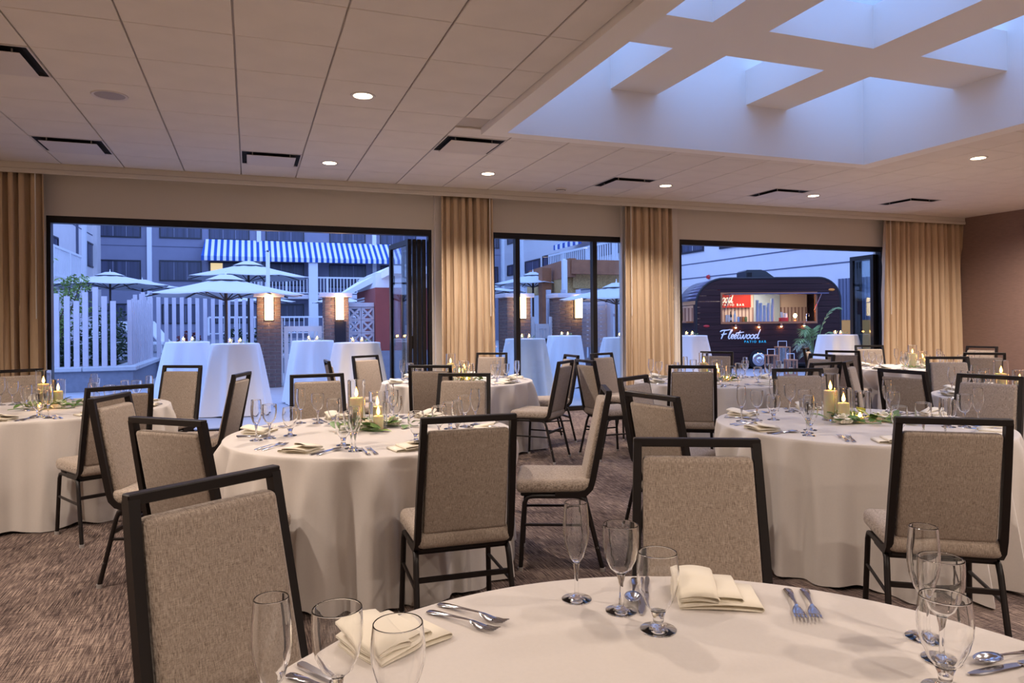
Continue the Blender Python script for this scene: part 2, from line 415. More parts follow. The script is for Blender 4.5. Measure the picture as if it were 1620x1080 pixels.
# curtains
def curtain(x0, x1, n, seed, label, wand_x, fine=0., yb=9.752):
    rnd = random.Random(seed); root = empty('curtain', ((x0+x1)/2, yb, 0), label=label, cat='curtain', group='floor-length curtains along the glass wall')
    w = x1-x0; NU = n*16; NV = 26; z0, z1 = .015, 3.17; vs = []; fs = []
    ph = [rnd.uniform(-.9, .9) for _ in range(n+2)]; am = [rnd.uniform(.45, 1.2) for _ in range(n+2)]
    for j in range(NV+1):
        v = j/NV; z = z0 + (z1-z0)*v
        for i in range(NU+1):
            u = i/NU; s_ = u*n; k = int(min(n-1, s_)); f = s_-k
            p = ph[k]*(1-f)+ph[k+1]*f; a = am[k]*(1-f)+am[k+1]*f
            q_ = 2*PI*s_ + p*(1.2+(1-v)*1.6) + .5*math.sin(3*v+k); y = a*(.060+.03*(1-v))*(1-2*abs(math.cos(q_/2))**.65) + .012*math.sin(q_*.37+seed) + .012*math.sin(2*PI*s_*2.3+seed+2*v)*(v if fine else .4)
            if fine: y += fine*v*v*math.sin(2*PI*s_*3.0+seed)
            x = (u-.5)*w*(1+.05*(1-v)) + .012*math.sin(4*PI*s_+p)
            vs.append((x, y, z))
    for j in range(NV):
        for i in range(NU):
            a = j*(NU+1)+i; fs.append((a, a+1, a+NU+2, a+NU+1))
    q = MB(); q.add(vs, fs); o = q.build('fabric', MT['curtain'], root, smooth=80)
    md = o.modifiers.new('thickness', 'SOLIDIFY'); md.thickness = .004
    MB().tube([(wand_x-(x0+x1)/2, -.07, 3.14), (wand_x-(x0+x1)/2+.003, -.072, 1.45)], .006, 8).build('wand', MT['wand'], root, smooth=60)
    MB().box((-w/2, -.012, 3.165), (w/2, .012, 3.19)).build('track', MT['trim_white'], root)
yc = 9.752
curtain(-3.25, at_y(72, 400, yc).x, 9, 3, 'tan curtain hanging beside the opening onto the slatted fence', at_y(59, 400, yc).x)
curtain(at_y(697, 400, yc).x, at_y(778, 400, yc).x, 7, 11, 'tan curtain between the folded black doors and the fixed window', at_y(773, 400, yc).x)
curtain(at_y(987, 400, yc).x, at_y(1063, 400, yc).x, 7, 17, 'tan curtain between the fixed window and the trailer opening', at_y(995, 400, yc).x)
curtain(at_y(1397, 400, yc).x, at_y(1522, 400, yc).x, 13, 23, 'wide tan gathered curtain in the corner by the brown wall', at_y(1404, 400, yc).x, fine=.012)

# ceiling fittings
def downlight(x, y, label, e=1., ang=112):
    o = empty('downlight', (x, y, CZ), label=label, cat='light', group='recessed ceiling downlights')
    MB().lathe([(.078, -.004), (.1, -.006), (.105, .0), (.1, .004), (.078, .004), (.078, -.004)], 32).build('trim_ring', MT['vent_white'], o, smooth=40)
    MB().lathe([(0, -.002), (.078, -.003)], 32).build('lens', MT['lamp_glow'], o)
    lamp_spot(x, y, e, ang)
def lamp_spot(x, y, e=1., ang=112):
    L = bpy.data.lights.new('downlight_lamp', 'SPOT'); L.energy = LAMP_W*e; L.color = LAMP_COL; L.spot_size = math.radians(ang); L.spot_blend = .8; L.shadow_soft_size = .07
    o = bpy.data.objects.new('downlight_lamp', L); COL.objects.link(o); o.location = (x, y, CZ-.03)
tc_ = lambda k, r: (TX0+TS*(k+.5), TY0+TS*(r+.5))
DL = [((1, 2), 'lit downlight standing alone in the ceiling before the skylight well'), ((1, 6), 'lit downlight beside the vent above the folded doors'),
      ((4, 6), 'lit downlight over the curtain beside the fixed window'), ((8, 6), 'lit downlight over the fixed window, between two vents'),
      ((12, 6), 'lit downlight over the trailer opening'), ((12, 2), 'lit downlight between the skylight well and brown wall')]
for (k, r), lb in DL: downlight(*tc_(k, r), lb, .75 if r == 2 else .9, 150 if r == 2 else 116)
for k, r, e in ((-3, -2, .7), (1, -2, .32), (12, -2, .8), (16, -2, 1), (-3, -6, .38), (4, -6, .28), (8, -6, 1), (12, -6, 1), (-7, 2, 1), (-7, -2, 1), (4, -10, 1), (1, -10, .55), (16, 2, 1.2), (17, 4, 1.1)):  # downlights added out of view, wide cones to brighten the room
    downlight(*tc_(k, r), 'lit downlight added in the unseen part of the ceiling', e, 160)
VL = ['white square air diffuser over the slatted fence opening', 'white square air diffuser over the folded doors', 'white square air diffuser beside the skylight well corner',
      'white square air diffuser over the fixed window', 'white square air diffuser over the bar trailer', 'white square air diffuser over the corner curtain', 'white square air diffuser beside the round speaker']
for (k, r), lb in zip(VENTS, VL):
    x, y = tc_(k, r); o = empty('air_diffuser', (x, y, CZ), label=lb, cat='vent', group='square ceiling air diffusers'); h = TS/2-.006
    q = MB()
    for s_ in (-1, 1): q.box((s_*h-.012 if s_ > 0 else -h, -h, -.004), (h if s_ > 0 else -h+.012, h, .018)); q.box((-h+.012, h-.012 if s_ > 0 else -h, -.004), (h-.012, h if s_ > 0 else -h+.012, .018))
    q.build('frame', MT['vent_white'], o)
    q = MB(); g = h-.012; q.add([(-g, -g, 0), (g, -g, 0), (g, g, 0), (-g, g, 0), (-g+.05, -g+.05, .018), (g-.05, -g+.05, .018), (g-.05, g-.05, .018), (-g+.05, g-.05, .018)],
          [(0, 1, 5, 4), (1, 2, 6, 5), (2, 3, 7, 6), (3, 0, 4, 7)]); q.build('throat', MT['vent_dark'], o)
    MB().box((-g+.03, -g+.03, .0175), (g-.03, g-.03, .0185)).build('duct_opening', MT['vent_dark'], o)
    MB().rbox((-g+.05, -g+.05, -.03), (g-.05, g-.05, -.025), .002, 1).build('plaque', MT['vent_white'], o)
    for sx in (-1, 1):
        for sy in (-1, 1): MB().box((sx*.2-.005, sy*.2-.005, -.026), (sx*.2+.005, sy*.2+.005, .018)).build('hanger', MT['vent_white'], o)
x, y = tc_(-2, 3)
o = empty('ceiling_speaker', (x, y, CZ), label='round grey ceiling speaker with mesh grille', cat='speaker')
MB().lathe([(.115, -.004), (.135, -.008), (.14, 0), (.115, .003), (.115, -.004)], 32).build('bezel', MT['vent_white'], o, smooth=40)
MB().lathe([(0, -.007), (.07, -.006), (.115, -.003)], 32).build('grille', MT['speaker_grey'], o, smooth=40)
x, y = tc_(6, 7)
o = empty('smoke_detector', (x, y, CZ), label='small white smoke detector on the ceiling above the fixed window', cat='smoke detector')
MB().lathe([(0, -.045), (.05, -.042), (.065, -.02), (.08, -.01), (.082, 0)], 24).build('housing', MT['vent_white'], o, smooth=35)
MB().lathe([(.066, -.026), (.068, -.021), (.066, -.017)], 24).build('sensor_slot', MT['vent_dark'], o)
# ================================================================== OUTSIDE
mat('patio', (168, 170, 178), .75, var=.06, vscale=1.2, bump=.1, bscale=90)
mat('deck', (118, 120, 130), .8, var=.05, vscale=2)
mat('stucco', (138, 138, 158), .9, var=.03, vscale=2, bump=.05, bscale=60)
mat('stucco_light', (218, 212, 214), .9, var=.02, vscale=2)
mat('paint_white', (232, 232, 236), .5)
mat('window_dark', (34, 33, 44), .3)
mat('room_drape', (62, 64, 88), .35, var=.45, vscale=5, stretch=(1, 1, .03), spec=.6)
mat('lit_room', (235, 214, 160), .6, emit=.9, ecol=(235, 205, 140))
mat('groove', (96, 98, 118), .9)
mat('concrete', (186, 188, 194), .85, var=.05, vscale=6, bump=.1, bscale=120)
mat('planter_block', (128, 132, 146), .9, var=.08, vscale=12)
mat('slat_white', (200, 194, 204), .5, var=.04, vscale=4)
mat('umbrella_cloth', (206, 206, 212), .8, sss=.0); mat('pole_wood', (58, 44, 40), .5)
mat('brick', (108, 88, 84), .9, var=.25, vscale=9, bump=.3, bscale=80)
mat('mortar', (176, 168, 164), .95)
mat('pillar_lamp', (255, 226, 180), .5, emit=17., ecol=(255, 206, 140))
mat('red_stucco', (142, 74, 68), .9, var=.05, vscale=4)
mat('block_lilac', (206, 198, 204), .8); mat('soil', (54, 44, 38), .95)
mat('bush_leaf', (44, 62, 36), .7, var=.35, vscale=6); mat('tree_leaf', (112, 134, 66), .7, var=.3, vscale=5); mat('bark', (92, 76, 62), .9); mat('bush_red', (112, 44, 44), .8)
mat('pergola', (156, 100, 68), .7, var=.15, vscale=6); mat('thatch', (196, 158, 104), .95, var=.3, vscale=30)
mat('lounge_white', (226, 226, 230), .6)
stripes('awning_stripe', (36, 84, 170), (240, 240, 244), 'X', .375)
mat('awning_blue', (40, 70, 150), .8)
struct('ground_patio', MB().box((-26, 9.97, -.15), (34, 62, -.004)), MT['patio'])

def bld_window(parent, p, q, axis, off, lit=False, panes=3):
    # p, q opposite corners on the facade; axis 'y' facade faces -Y, axis 'x' faces +/-X (off = inward direction)
    z0, z1 = min(p.z, q.z), max(p.z, q.z)
    if axis == 'y':
        a, c = min(p.x, q.x), max(p.x, q.x); F = lambda u, w, z: (u, p.y + w*off, z)
    else:
        a, c = min(p.y, q.y), max(p.y, q.y); F = lambda u, w, z: (p.x + w*off, u, z)
    fn = lambda v: F(v.x, v.y, v.z)
    f = .09; b = MB()
    b.box((a, -.05, z0), (a+f, .06, z1), 0, fn); b.box((c-f, -.05, z0), (c, .06, z1), 0, fn); b.box((a+f, -.05, z0), (c-f, .06, z0+f), 0, fn); b.box((a+f, -.05, z1-f), (c-f, .06, z1), 0, fn)
    o = b.build('window', MT['window_dark'], parent)
    for i in range(panes):
        u0 = a+f+(c-a-2*f)*i/panes; u1 = a+f+(c-a-2*f)*(i+1)/panes
        MB().box((u0+.025, -.012, z0+f), (u1-.025, .03, z1-f), 0, fn).build('pane', MT['lit_room'] if (lit and i == 0) else MT['room_drape'], o)
    return o

# ---- hotel wing facing the window wall
BY = 52.0; LX = at_y(153, 450, BY).x; RX = 18.5
hotel = empty('hotel_building', ((LX+RX)/2, BY, 0), label='lilac grey hotel block with striped awning and drawn drapes', cat='building'); hotel.location = (0, 0, 0)
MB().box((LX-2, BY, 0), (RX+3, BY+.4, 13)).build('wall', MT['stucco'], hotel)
W3 = [(155, 340, 223, 374.5), (252, 342, 319, 376.5), (330.5, 344, 394.5, 379), (420, 346, 481, 382), (521, 350, 578, 385), (601, 352, 658, 388), (700, 352, 755, 392), (771, 345, 789, 393)]
W2 = [(155, 411.5, 223, 444), (252, 412.5, 319, 444.5), (330.5, 415, 394.5, 450), (426, 416.5, 481, 452), (521, 419, 579, 455), (602, 421, 656, 457), (772, 422, 788, 452)]
W1 = [(155, 480, 223, 512), (256, 481, 313, 512.5), (340, 482, 395, 512), (440, 481, 481, 508), (521, 482, 579, 508)]
for i, r in enumerate(W3 + W2 + W1):
    bld_window(hotel, at_y(r[0], r[3], BY), at_y(r[2], r[1], BY), 'y', 1, lit=(r == W2[2]))
for py in (391.5, 458):
    z = at_y(300, py, BY).z; MB().box((LX, BY-.01, z), (RX, BY+.01, z+.05)).build('groove', MT['groove'], hotel)
for px in (237, 410, 592):
    x = at_y(px, 430, BY).x; MB().box((x-.14, BY-.2, .5), (x+.14, BY, 12)).build('downpipe', MT['paint_white'], hotel)
# balcony, railings and posts
bx0, bx1 = at_y(386, 450, 50.4).x, at_y(640, 450, 50.4).x
zb = at_y(500, 466, 50.4).z
MB().box((bx0, 50.3, zb-.28), (bx1, BY, zb)).build('balcony_slab', MT['stucco_light'], hotel)
def railing(parent, p, q, h, step, w=.045, name='railing'):
    p = Vector(p); q = Vector(q); d = (q-p); L = d.length; d.normalize(); n = Vector((-d.y, d.x, 0))
    fn = lambda a: p + d*a.x + n*a.y + Vector((0, 0, a.z))
    b = MB(); b.box((0, -w, h-.11), (L, w, h), 0, fn); b.box((0, -w*.7, .08), (L, w*.7, .15), 0, fn)
    o = b.build(name, MT['paint_white'], parent)
    b = MB(); k = max(1, int(L/step))
    for i in range(k+1):
        u = L*i/k; ww = w*1.4 if i % 12 == 0 else w*.6
        b.box((u-ww, -ww, .0 if i % 12 == 0 else .12), (u+ww, ww, h-.05), 0, fn)
    s_ = b.build('balusters', MT['paint_white'], o, kind='stuff'); return o
zt = at_y(450, 437, 50.4).z
railing(hotel, (bx0, 50.4, zb), (bx1, 50.4, zb), zt-zb, .22)
x = at_y(495.5, 450, 50.3).x; MB().box((x-.3, 50.1, 0), (x+.3, 50.7, at_y(495, 412, 50.3).z)).build('post', MT['paint_white'], hotel)
railing(hotel, (at_y(330, 505, 49).x, 49, .7), (at_y(640, 505, 49).x, 49, .7), at_y(450, 500, 49).z-.7, .3, name='terrace_railing')
# striped awning
ax0, ax1 = at_y(318, 400, 50.0).x, at_y(660, 400, 50.0).x
zA = at_y(400, 380.5, BY).z; zB = at_y(400, 406, 50.0).z; zC = at_y(400, 413, 50.0).z
aw = empty('awning', (ax0, BY, 0), label='long blue and white striped awning above the hotel balcony', cat='awning')
b = MB(); L = ax1-ax0; b.add([(.15, -.05, zA), (L, -.05, zA), (L, -2, zB), (0, -2, zB), (.15, -.05, zA-.05), (L, -.05, zA-.05), (L, -2, zB-.05), (0, -2, zB-.05)],
      [(0, 3, 2, 1), (4, 5, 6, 7), (0, 1, 5, 4), (1, 2, 6, 5), (2, 3, 7, 6), (3, 0, 4, 7)]); b.build('canopy', MT['awning_stripe'], aw)
MB().box((0, -2.03, zC), (L, -1.99, zB)).build('valance', MT['awning_stripe'], aw)
b = MB(); b.add([(0, -2, zB), (.15, -.05, zA), (.15, -.05, zB), (0, -2, zC)], [(0, 1, 2, 3)]); b.add([(0.05, -2, zB), (.2, -.05, zA), (.2, -.05, zB), (.05, -2, zC)], [(3, 2, 1, 0)]); b.build('end_flap', MT['awning_blue'], aw)

# ---- wing at the slatted-fence end
lw = empty('hotel_wing', (0, 0, 0), label='pale hotel wing with white balcony rail behind the small tree', cat='building')
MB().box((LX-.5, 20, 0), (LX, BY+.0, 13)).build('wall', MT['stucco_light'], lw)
for z0, z1 in ((5.0, 6.5), (8.0, 9.6), (2.0, 3.5)):
    a = at_x(133.5, 420, LX).y; c = at_x(147.5, 420, LX).y
    bld_window(lw, Vector((LX, a, z0)), Vector((LX, c, z1)), 'x', -1)
for y0, y1 in ((38.6, 39.9), (40.6, 42.2)):
    bld_window(lw, Vector((LX, y0, 4.6)), Vector((LX, y1, 5.9)), 'x', -1, panes=2)
y = at_x(130.5, 420, LX).y; MB().box((LX, y-.2, 0), (LX+.2, y+.2, 12)).build('downpipe', MT['paint_white'], lw)
y = at_x(121, 420, LX).y; MB().box((LX, y-.1, 0), (LX+.1, y+.1, 12)).build('downpipe', MT['groove'], lw)
MB().box((LX, BY-1.2, 0), (LX+.25, BY, 12)).build('corner_pilaster', MT['stucco_light'], lw)
MB().box((LX-.01, 20, 7.0), (LX+.012, BY-1.2, 7.06)).build('groove', MT['groove'], lw)
MB().box((LX, 30, 3.2), (LX+1.2, 41.5, 3.5)).build('balcony_slab', MT['stucco_light'], lw)
railing(lw, (LX+1.15, 30, 3.5), (LX+1.15, 41.5, 3.5), 1.45, .25)
aw = empty('awning', (LX, 34, 0), label='blue and white striped awning on the pale wing by the tree', cat='awning')
stripes('awning_stripe_y', (24, 40, 120), (228, 226, 232), 'Y', .9)
b = MB(); b.add([(0, 0, 8.2), (0, 6, 8.2), (1.5, 6, 7.35), (1.5, 0, 7.35), (0, 0, 8.15), (0, 6, 8.15), (1.5, 6, 7.3), (1.5, 0, 7.3)],
      [(0, 3, 2, 1), (4, 5, 6, 7), (0, 1, 5, 4), (1, 2, 6, 5), (2, 3, 7, 6), (3, 0, 4, 7)]); b.build('canopy', MT['awning_stripe_y'], aw)
MB().box((1.49, 0, 7.05), (1.53, 6, 7.35)).build('valance', MT['awning_stripe_y'], aw)

# ---- wing behind the trailer
rw = empty('hotel_wing', (0, 0, 0), label='tall pale hotel wing rising behind the bar trailer and pergola', cat='building')
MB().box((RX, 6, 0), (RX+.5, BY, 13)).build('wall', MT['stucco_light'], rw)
def rwin(px0, px1, pyt, pyb, panes=2):
    xm = (px0+px1)/2; p = at_x(px0, pyb, RX); q = at_x(px1, pyb, RX); zt = at_x(xm, pyt, RX).z; zb = at_x(xm, pyb, RX).z
    bld_window(rw, Vector((RX, p.y, zb)), Vector((RX, q.y, zt)), 'x', 1, panes=panes)
for r in ((803, 813, 419, 436), (831, 855, 411, 430), (859, 886, 402, 430), (897, 929, 393, 413), (950, 990, 380, 402),
          (803, 813, 366, 386), (831, 849, 362, 377), (1078, 1114, 375, 400), (1139, 1168, 372, 392), (859, 886, 468, 492), (1040, 1070, 380, 404)): rwin(*r)
for px, py in ((1200, 404), (1200, 430)):
    z = at_x(px, py, RX).z; MB().box((RX-.012, 8, z), (RX+.01, BY, z+.045)).build('groove', MT['groove'], rw)
for px in (797, 827): y = at_x(px, 400, RX).y; MB().box((RX-.2, y-.15, 0), (RX, y+.15, 12)).build('downpipe', MT['paint_white'], rw)
pb = at_x(940, 421, RX-1.3); pt_ = at_x(940, 409, RX-1.3)
MB().box((RX-1.35, 28.6, pb.z-.3), (RX, 40, pb.z)).build('balcony_slab', MT['stucco_light'], rw)
railing(rw, (RX-1.3, 28.6, pb.z), (RX-1.3, 40, pb.z), 1.15, .25)
b = MB(); y0, y1 = at_x(930, 380, RX-1).y, at_x(886, 380, RX-1).y; z1 = at_x(905, 372, RX).z
aw = empty('awning', (RX, y0, 0), label='striped awning on the wing above the wooden pergola', cat='awning')
b.add([(0, 0, z1), (0, y1-y0, z1), (-1.4, y1-y0, z1-.7), (-1.4, 0, z1-.7), (0, 0, z1-.05), (0, y1-y0, z1-.05), (-1.4, y1-y0, z1-.75), (-1.4, 0, z1-.75)],
      [(0, 1, 2, 3), (7, 6, 5, 4), (0, 4, 5, 1), (1, 5, 6, 2), (2, 6, 7, 3), (3, 7, 4, 0)]); stripes('awning_stripe_s', (40, 86, 170), (238, 238, 242), 'Y', .7); b.build('canopy', MT['awning_stripe_s'], aw)
MB().box((-1.43, 0, z1-1.0), (-1.39, y1-y0, z1-.7)).build('valance', MT['awning_stripe_s'], aw)
# service door strip and base at the end of that wing, amber lamplight painted into its colour
mat('amber_light_paint', (250, 168, 82), .8)
p = at_x(1326, 480, RX-.1); q = at_x(1375, 480, RX-.1)
b = MB(); z0, z1 = at_x(1345, 506, RX).z, at_x(1345, 440, RX).z
rd = MB().box((RX-.1, min(p.y, q.y), z0), (RX, max(p.y, q.y), z1)).build('roller_door', MT['stucco'], rw)
for i in range(9):
    y = min(p.y, q.y) + (max(p.y, q.y)-min(p.y, q.y))*(i+.5)/9; MB().box((RX-.13, y-.03, z0), (RX-.1, y+.03, z1)).build('rib', MT['groove'], rd)
MB().box((RX-.12, min(p.y, q.y), .05), (RX, max(p.y, q.y), z0)).build('plinth', MT['amber_light_paint'], rw)

# ---- raised pool deck, planter and slatted fences
struct('ground_pool_deck', MB().box((LX, 21.6, -.1), (6.0, 49.6, .45)), MT['deck'])
pl = empty('planter_box', (0, 0, 0), label='low grey planter wall with concrete caps under the slatted fence', cat='planter')
PX = -2.32
for a, c in (((-9, 16.9, 0), (PX, 17.2, .42)), ((PX-.3, 17.2, 0), (PX, 21.0, .42)), ((PX, 21.0, 0), (1.9, 21.3, .42))): MB().box(a, c).build('wall', MT['planter_block'], pl)
x = PX+.06; k = 0
for x0, x1 in ((-9, -6.2), (-6.2, -4.75), (-4.75, -3.25), (-3.25, PX+.08)): MB().rbox((x0+.008, 16.82, .42), (x1-.008, 17.28, .51), .012, 1).build('cap', MT['concrete'], pl)
for y0, y1 in ((17.28, 18.6), (18.6, 19.9), (19.9, 21.3)): MB().rbox((PX-.38, y0+.008, .42), (PX+.08, y1-.008, .51), .012, 1).build('cap', MT['concrete'], pl)
for x0, x1 in ((PX+.08, -.9), (-.9, .5), (.5, 1.9)): MB().rbox((x0+.008, 20.92, .42), (x1-.008, 21.38, .51), .012, 1).build('cap', MT['concrete'], pl)
MB().box((-9, 17.2, .2), (PX-.3, 21.6, .40)).build('soil', MT['soil'], pl)
def slat(root, x, y, z0, z1, w=.055, t=.03): MB().box((x-w, y-t, z0), (x+w, y+t, z1)).build('slat', MT['slat_white'], root)
sf = empty('slat_fence', (0, 0, 0), label='white fence of uneven upright slats standing on the planter wall', cat='fence')
for px, top in ((89, 464), (106, 468.5), (121, 476), (135, 462), (151, 454), (165, 468.5), (179, 476), (72, 460), (55, 470), (40, 458)):
    x = at_y(px, 500, 17.0).x; slat(sf, x, 17.0, .51, at_y(px, top, 17.0).z, .05)
rnd = random.Random(4)
for i in range(12): slat(sf, PX-.12, 17.35 + i*.3, .51, rnd.uniform(1.85, 2.15), .04, .05)
for i in range(17):
    px = 214 + 12.3*i
    slat(sf, at_y(px, 500, 21.1).x, 21.1, .51, at_y(px, rnd.choice((462, 466, 470, 474)), 21.1).z, .048)

def leaves(n, c, rad, size, rnd, bias=0.):
    b = MB()
    for _ in range(n):
        while 1:
            p = Vector((rnd.uniform(-1, 1), rnd.uniform(-1, 1), rnd.uniform(-1, 1)))
            if p.length < 1 and p.length > bias: break
        p = Vector(c) + Vector((p.x*rad[0], p.y*rad[1], p.z*rad[2])); s_ = size*rnd.uniform(.6, 1.3)
        a = Vector((rnd.gauss(0, 1), rnd.gauss(0, 1), rnd.gauss(0, .6))).normalized(); d = a.cross(Vector((rnd.gauss(0, 1), rnd.gauss(0, 1), rnd.gauss(0, 1)))).normalized(); e = a.cross(d)
        b.add([p-a*s_, p+d*s_*.42+e*.12*s_, p+a*s_, p-d*s_*.42+e*.12*s_], [(0, 1, 2, 3)])
    return b
t = empty('small_tree', (-4.05, 17.9, .4), label='small open-branched green tree growing in the planter', cat='tree'); rnd = random.Random(9)
fol = MB(); trk = MB()
for i in range(6):
    a = i*1.1; top = Vector((.55*math.cos(a)+.05, .4*math.sin(a), rnd.uniform(1.5, 2.5))); mid = top*.5 + Vector((.08*math.sin(a*3), 0, .05))
    trk.tube([(0.04*math.cos(a), .04*math.sin(a), 0), mid*.5, mid, top*.8, top], [.03, .024, .018, .012, .006], 6)
    for q in range(9):
        f = rnd.uniform(.35, 1.08); c = top*f + Vector((rnd.gauss(0, .16), rnd.gauss(0, .16), rnd.gauss(0, .1)))
        lv = leaves(34, c, (.2, .2, .1), .05, rnd); fol.add(lv.v, lv.f)
trk.build('trunk', MT['bark'], t, smooth=60); fol.build('foliage', MT['tree_leaf'], t, kind='stuff')
for i, (x, y, s_, mt_, lb) in enumerate(((-4.6, 17.7, .5, 'bush_leaf', 'dark green shrub at the foot of the small tree'), (-3.7, 17.8, .42, 'bush_leaf', 'dark green shrub behind the slats beside the tree'),
      (-3.0, 17.75, .45, 'bush_leaf', 'leafy shrub at the corner of the planter wall'), (-1.6, 21.9, .5, 'bush_red', 'dark red shrub behind the back slats'), (-.4, 21.9, .55, 'bush_leaf', 'green shrub behind the back slats by the pool deck'), (-4.3, 18.9, .85, 'bush_leaf', 'broad dark shrub filling the planter behind the tree'), (-3.2, 19.2, .9, 'bush_leaf', 'tall dark shrub in the middle of the planter'), (-5.4, 18.6, .8, 'bush_leaf', 'rounded dark shrub at the wing end of the planter'), (.6, 22.0, .7, 'bush_leaf', 'large green shrub on the pool deck behind the pillar'), (-3.45, 20.5, .75, 'bush_leaf', 'dense dark shrub by the inner planter corner'))):
    r_ = empty('shrub', (x, y, .4), label=lb, cat='shrub', group='shrubs behind the slat fence')
    leaves(int(420+900*max(0, s_-.55)), (0, 0, s_*.8), (s_*.75, s_*.6, s_*.85), .06, rnd, .3).build('foliage', MT[mt_], r_, kind='stuff')
    MB().tube([(0, 0, 0), (.02, 0, s_*.7)], .03, 6).build('stem', MT['bark'], r_)

# loungers on the pool deck
def lounger(x, y, rz, label):
    r_ = empty('sun_lounger', (x, y, .45), rz, label, 'sun lounger', 'sun loungers on the pool deck')
    b = MB(); b.box((-.32, -.9, .28), (-.27, .95, .34)); b.box((.27, -.9, .28), (.32, .95, .34)); b.build('frame', MT['lounge_white'], r_)
    for i in range(8): MB().box((-.29, -.85+i*.13, .34), (.29, -.76+i*.13, .36)).build('slat', MT['lounge_white'], r_)
    b = MB(); b.bar((0, .2, .35), (0, .85, 1.05), .6, .04); b.build('backrest', MT['lounge_white'], r_)
    for sx in (-.29, .29):
        for sy in (-.8, .8): MB().box((sx-.025, sy-.025, 0), (sx+.025, sy+.025, .29)).build('leg', MT['lounge_white'], r_)
pts_ = [(165, 23.5, .9, 'white sun lounger behind the planter corner slats'), (232, 24, 1.0, 'white sun lounger beside the red shrub'), (268, 24.6, 1.0, 'white sun lounger behind the back slats, beside the green shrub')]
for px, d, rz, lb in pts_: p = at(px, 540, d); lounger(p.x, p.y, rz, lb)

# ---- umbrellas
def umbrella(name_xy, zbase, zedge, zapex, r, label, rz=.2):
    x, y = name_xy
    o = empty('patio_umbrella', (x, y, zbase), rz, label, 'umbrella', 'white patio umbrellas'); ze, za = zedge-zbase, zapex-zbase; n = 8
    b = MB(); pts = [(r*math.cos(2*PI*(k+.5)/n), r*math.sin(2*PI*(k+.5)/n), ze) for k in range(n)]
    vs_ = []; fs_ = []; NR = 5
    for j in range(NR+1):
        f = j/NR*.84+.16
        for k in range(n*4):
            a, c = pts[k//4], pts[(k//4+1) % n]; g = (k % 4)/4; sag = 1-.10*f*math.sin(PI*g)
            px_, py_ = (a[0]*(1-g)+c[0]*g), (a[1]*(1-g)+c[1]*g); vs_.append((px_*f, py_*f, za-.05-(za-.05-ze)*f - .015*math.sin(PI*f) - .03*math.sin(PI*g)*f))
    N4 = n*4
    for j in range(NR):
        for k in range(N4): l = (k+1) % N4; fs_.append((j*N4+k, (j+1)*N4+k, (j+1)*N4+l, j*N4+l))
    b.add(vs_, fs_); can = b.build('canopy', MT['umbrella_cloth'], o, smooth=25)
    md = can.modifiers.new('thickness', 'SOLIDIFY'); md.thickness = .008
    b = MB(); b.lathe([(0, za), (.08*r, za-.01), (.25*r, za-.04-(za-.05-ze)*.22)], 16); v_ = b.build('vent', MT['umbrella_cloth'], can, smooth=40)
    MB().lathe([(0, za+.09), (.012, za+.08), (.008, za+.04), (.02, za+.025), (.02, za-.02)], 8).build('finial', MT['paint_white'], o, smooth=40)
    MB().tube([(0, 0, 0), (0, 0, za-.02)], .035, 10).build('pole', MT['pole_wood'], o, smooth=60)
    for k in range(n):
        a = pts[k]; MB().bar((a[0]*.06, a[1]*.06, za-.10), (a[0]*.97, a[1]*.97, ze-.03), .03, .02).build('rib', MT['pole_wood'], o)
        q = Vector((a[0]*.5, a[1]*.5, (za-.12)*.5+ze*.5-.06)); MB().bar((.03*a[0]/r, .03*a[1]/r, ze-.12), q, .022, .016).build('strut', MT['pole_wood'], o)
    MB().lathe([(0, .09), (.05, .09), (.28, .05), (.3, 0), (0, 0)], 20).build('base', MT['concrete'], o, smooth=40)
def umb(px, py_apex, py_edge, d, w_px, zb, label, rz=.2):
    p = at(px, py_apex, d); e = at(px, py_edge, d); umbrella((p.x, p.y), zb, e.z, p.z, w_px/2*d/FPX, label, rz)
umb(357, 434, 466, 15.0, 240, 0, 'white patio umbrella behind two cocktail tables, lit below by a pillar lamp')
umb(174, 430, 451, 24.0, 176, .45, 'white patio umbrella behind the small tree')
umb(225, 442, 456, 29.0, 140, .45, 'small white patio umbrella half behind the lamp-lit umbrella, over the loungers', .5)
umb(393, 413, 439, 22.5, 188, .45, 'white patio umbrella in front of the striped awning', .1)
umb(536, 465, 478, 30.0, 84, .45, 'white patio umbrella partly hidden behind the capped brick pillar')
umb(410, 464, 477, 31.0, 112, .45, 'white patio umbrella almost hidden behind the brick pillar lamp')
umb(843, 430, 449, 24.0, 126, 0, 'white patio umbrella seen through the fixed window over the gate', .3)
umb(975, 447, 473, 17.0, 182, 0, 'white patio umbrella seen through the fixed window by the slat screen', .1)
umb(776, 450, 461, 22.0, 116, 0, 'low white patio umbrella seen past the curtain edge in the fixed window')

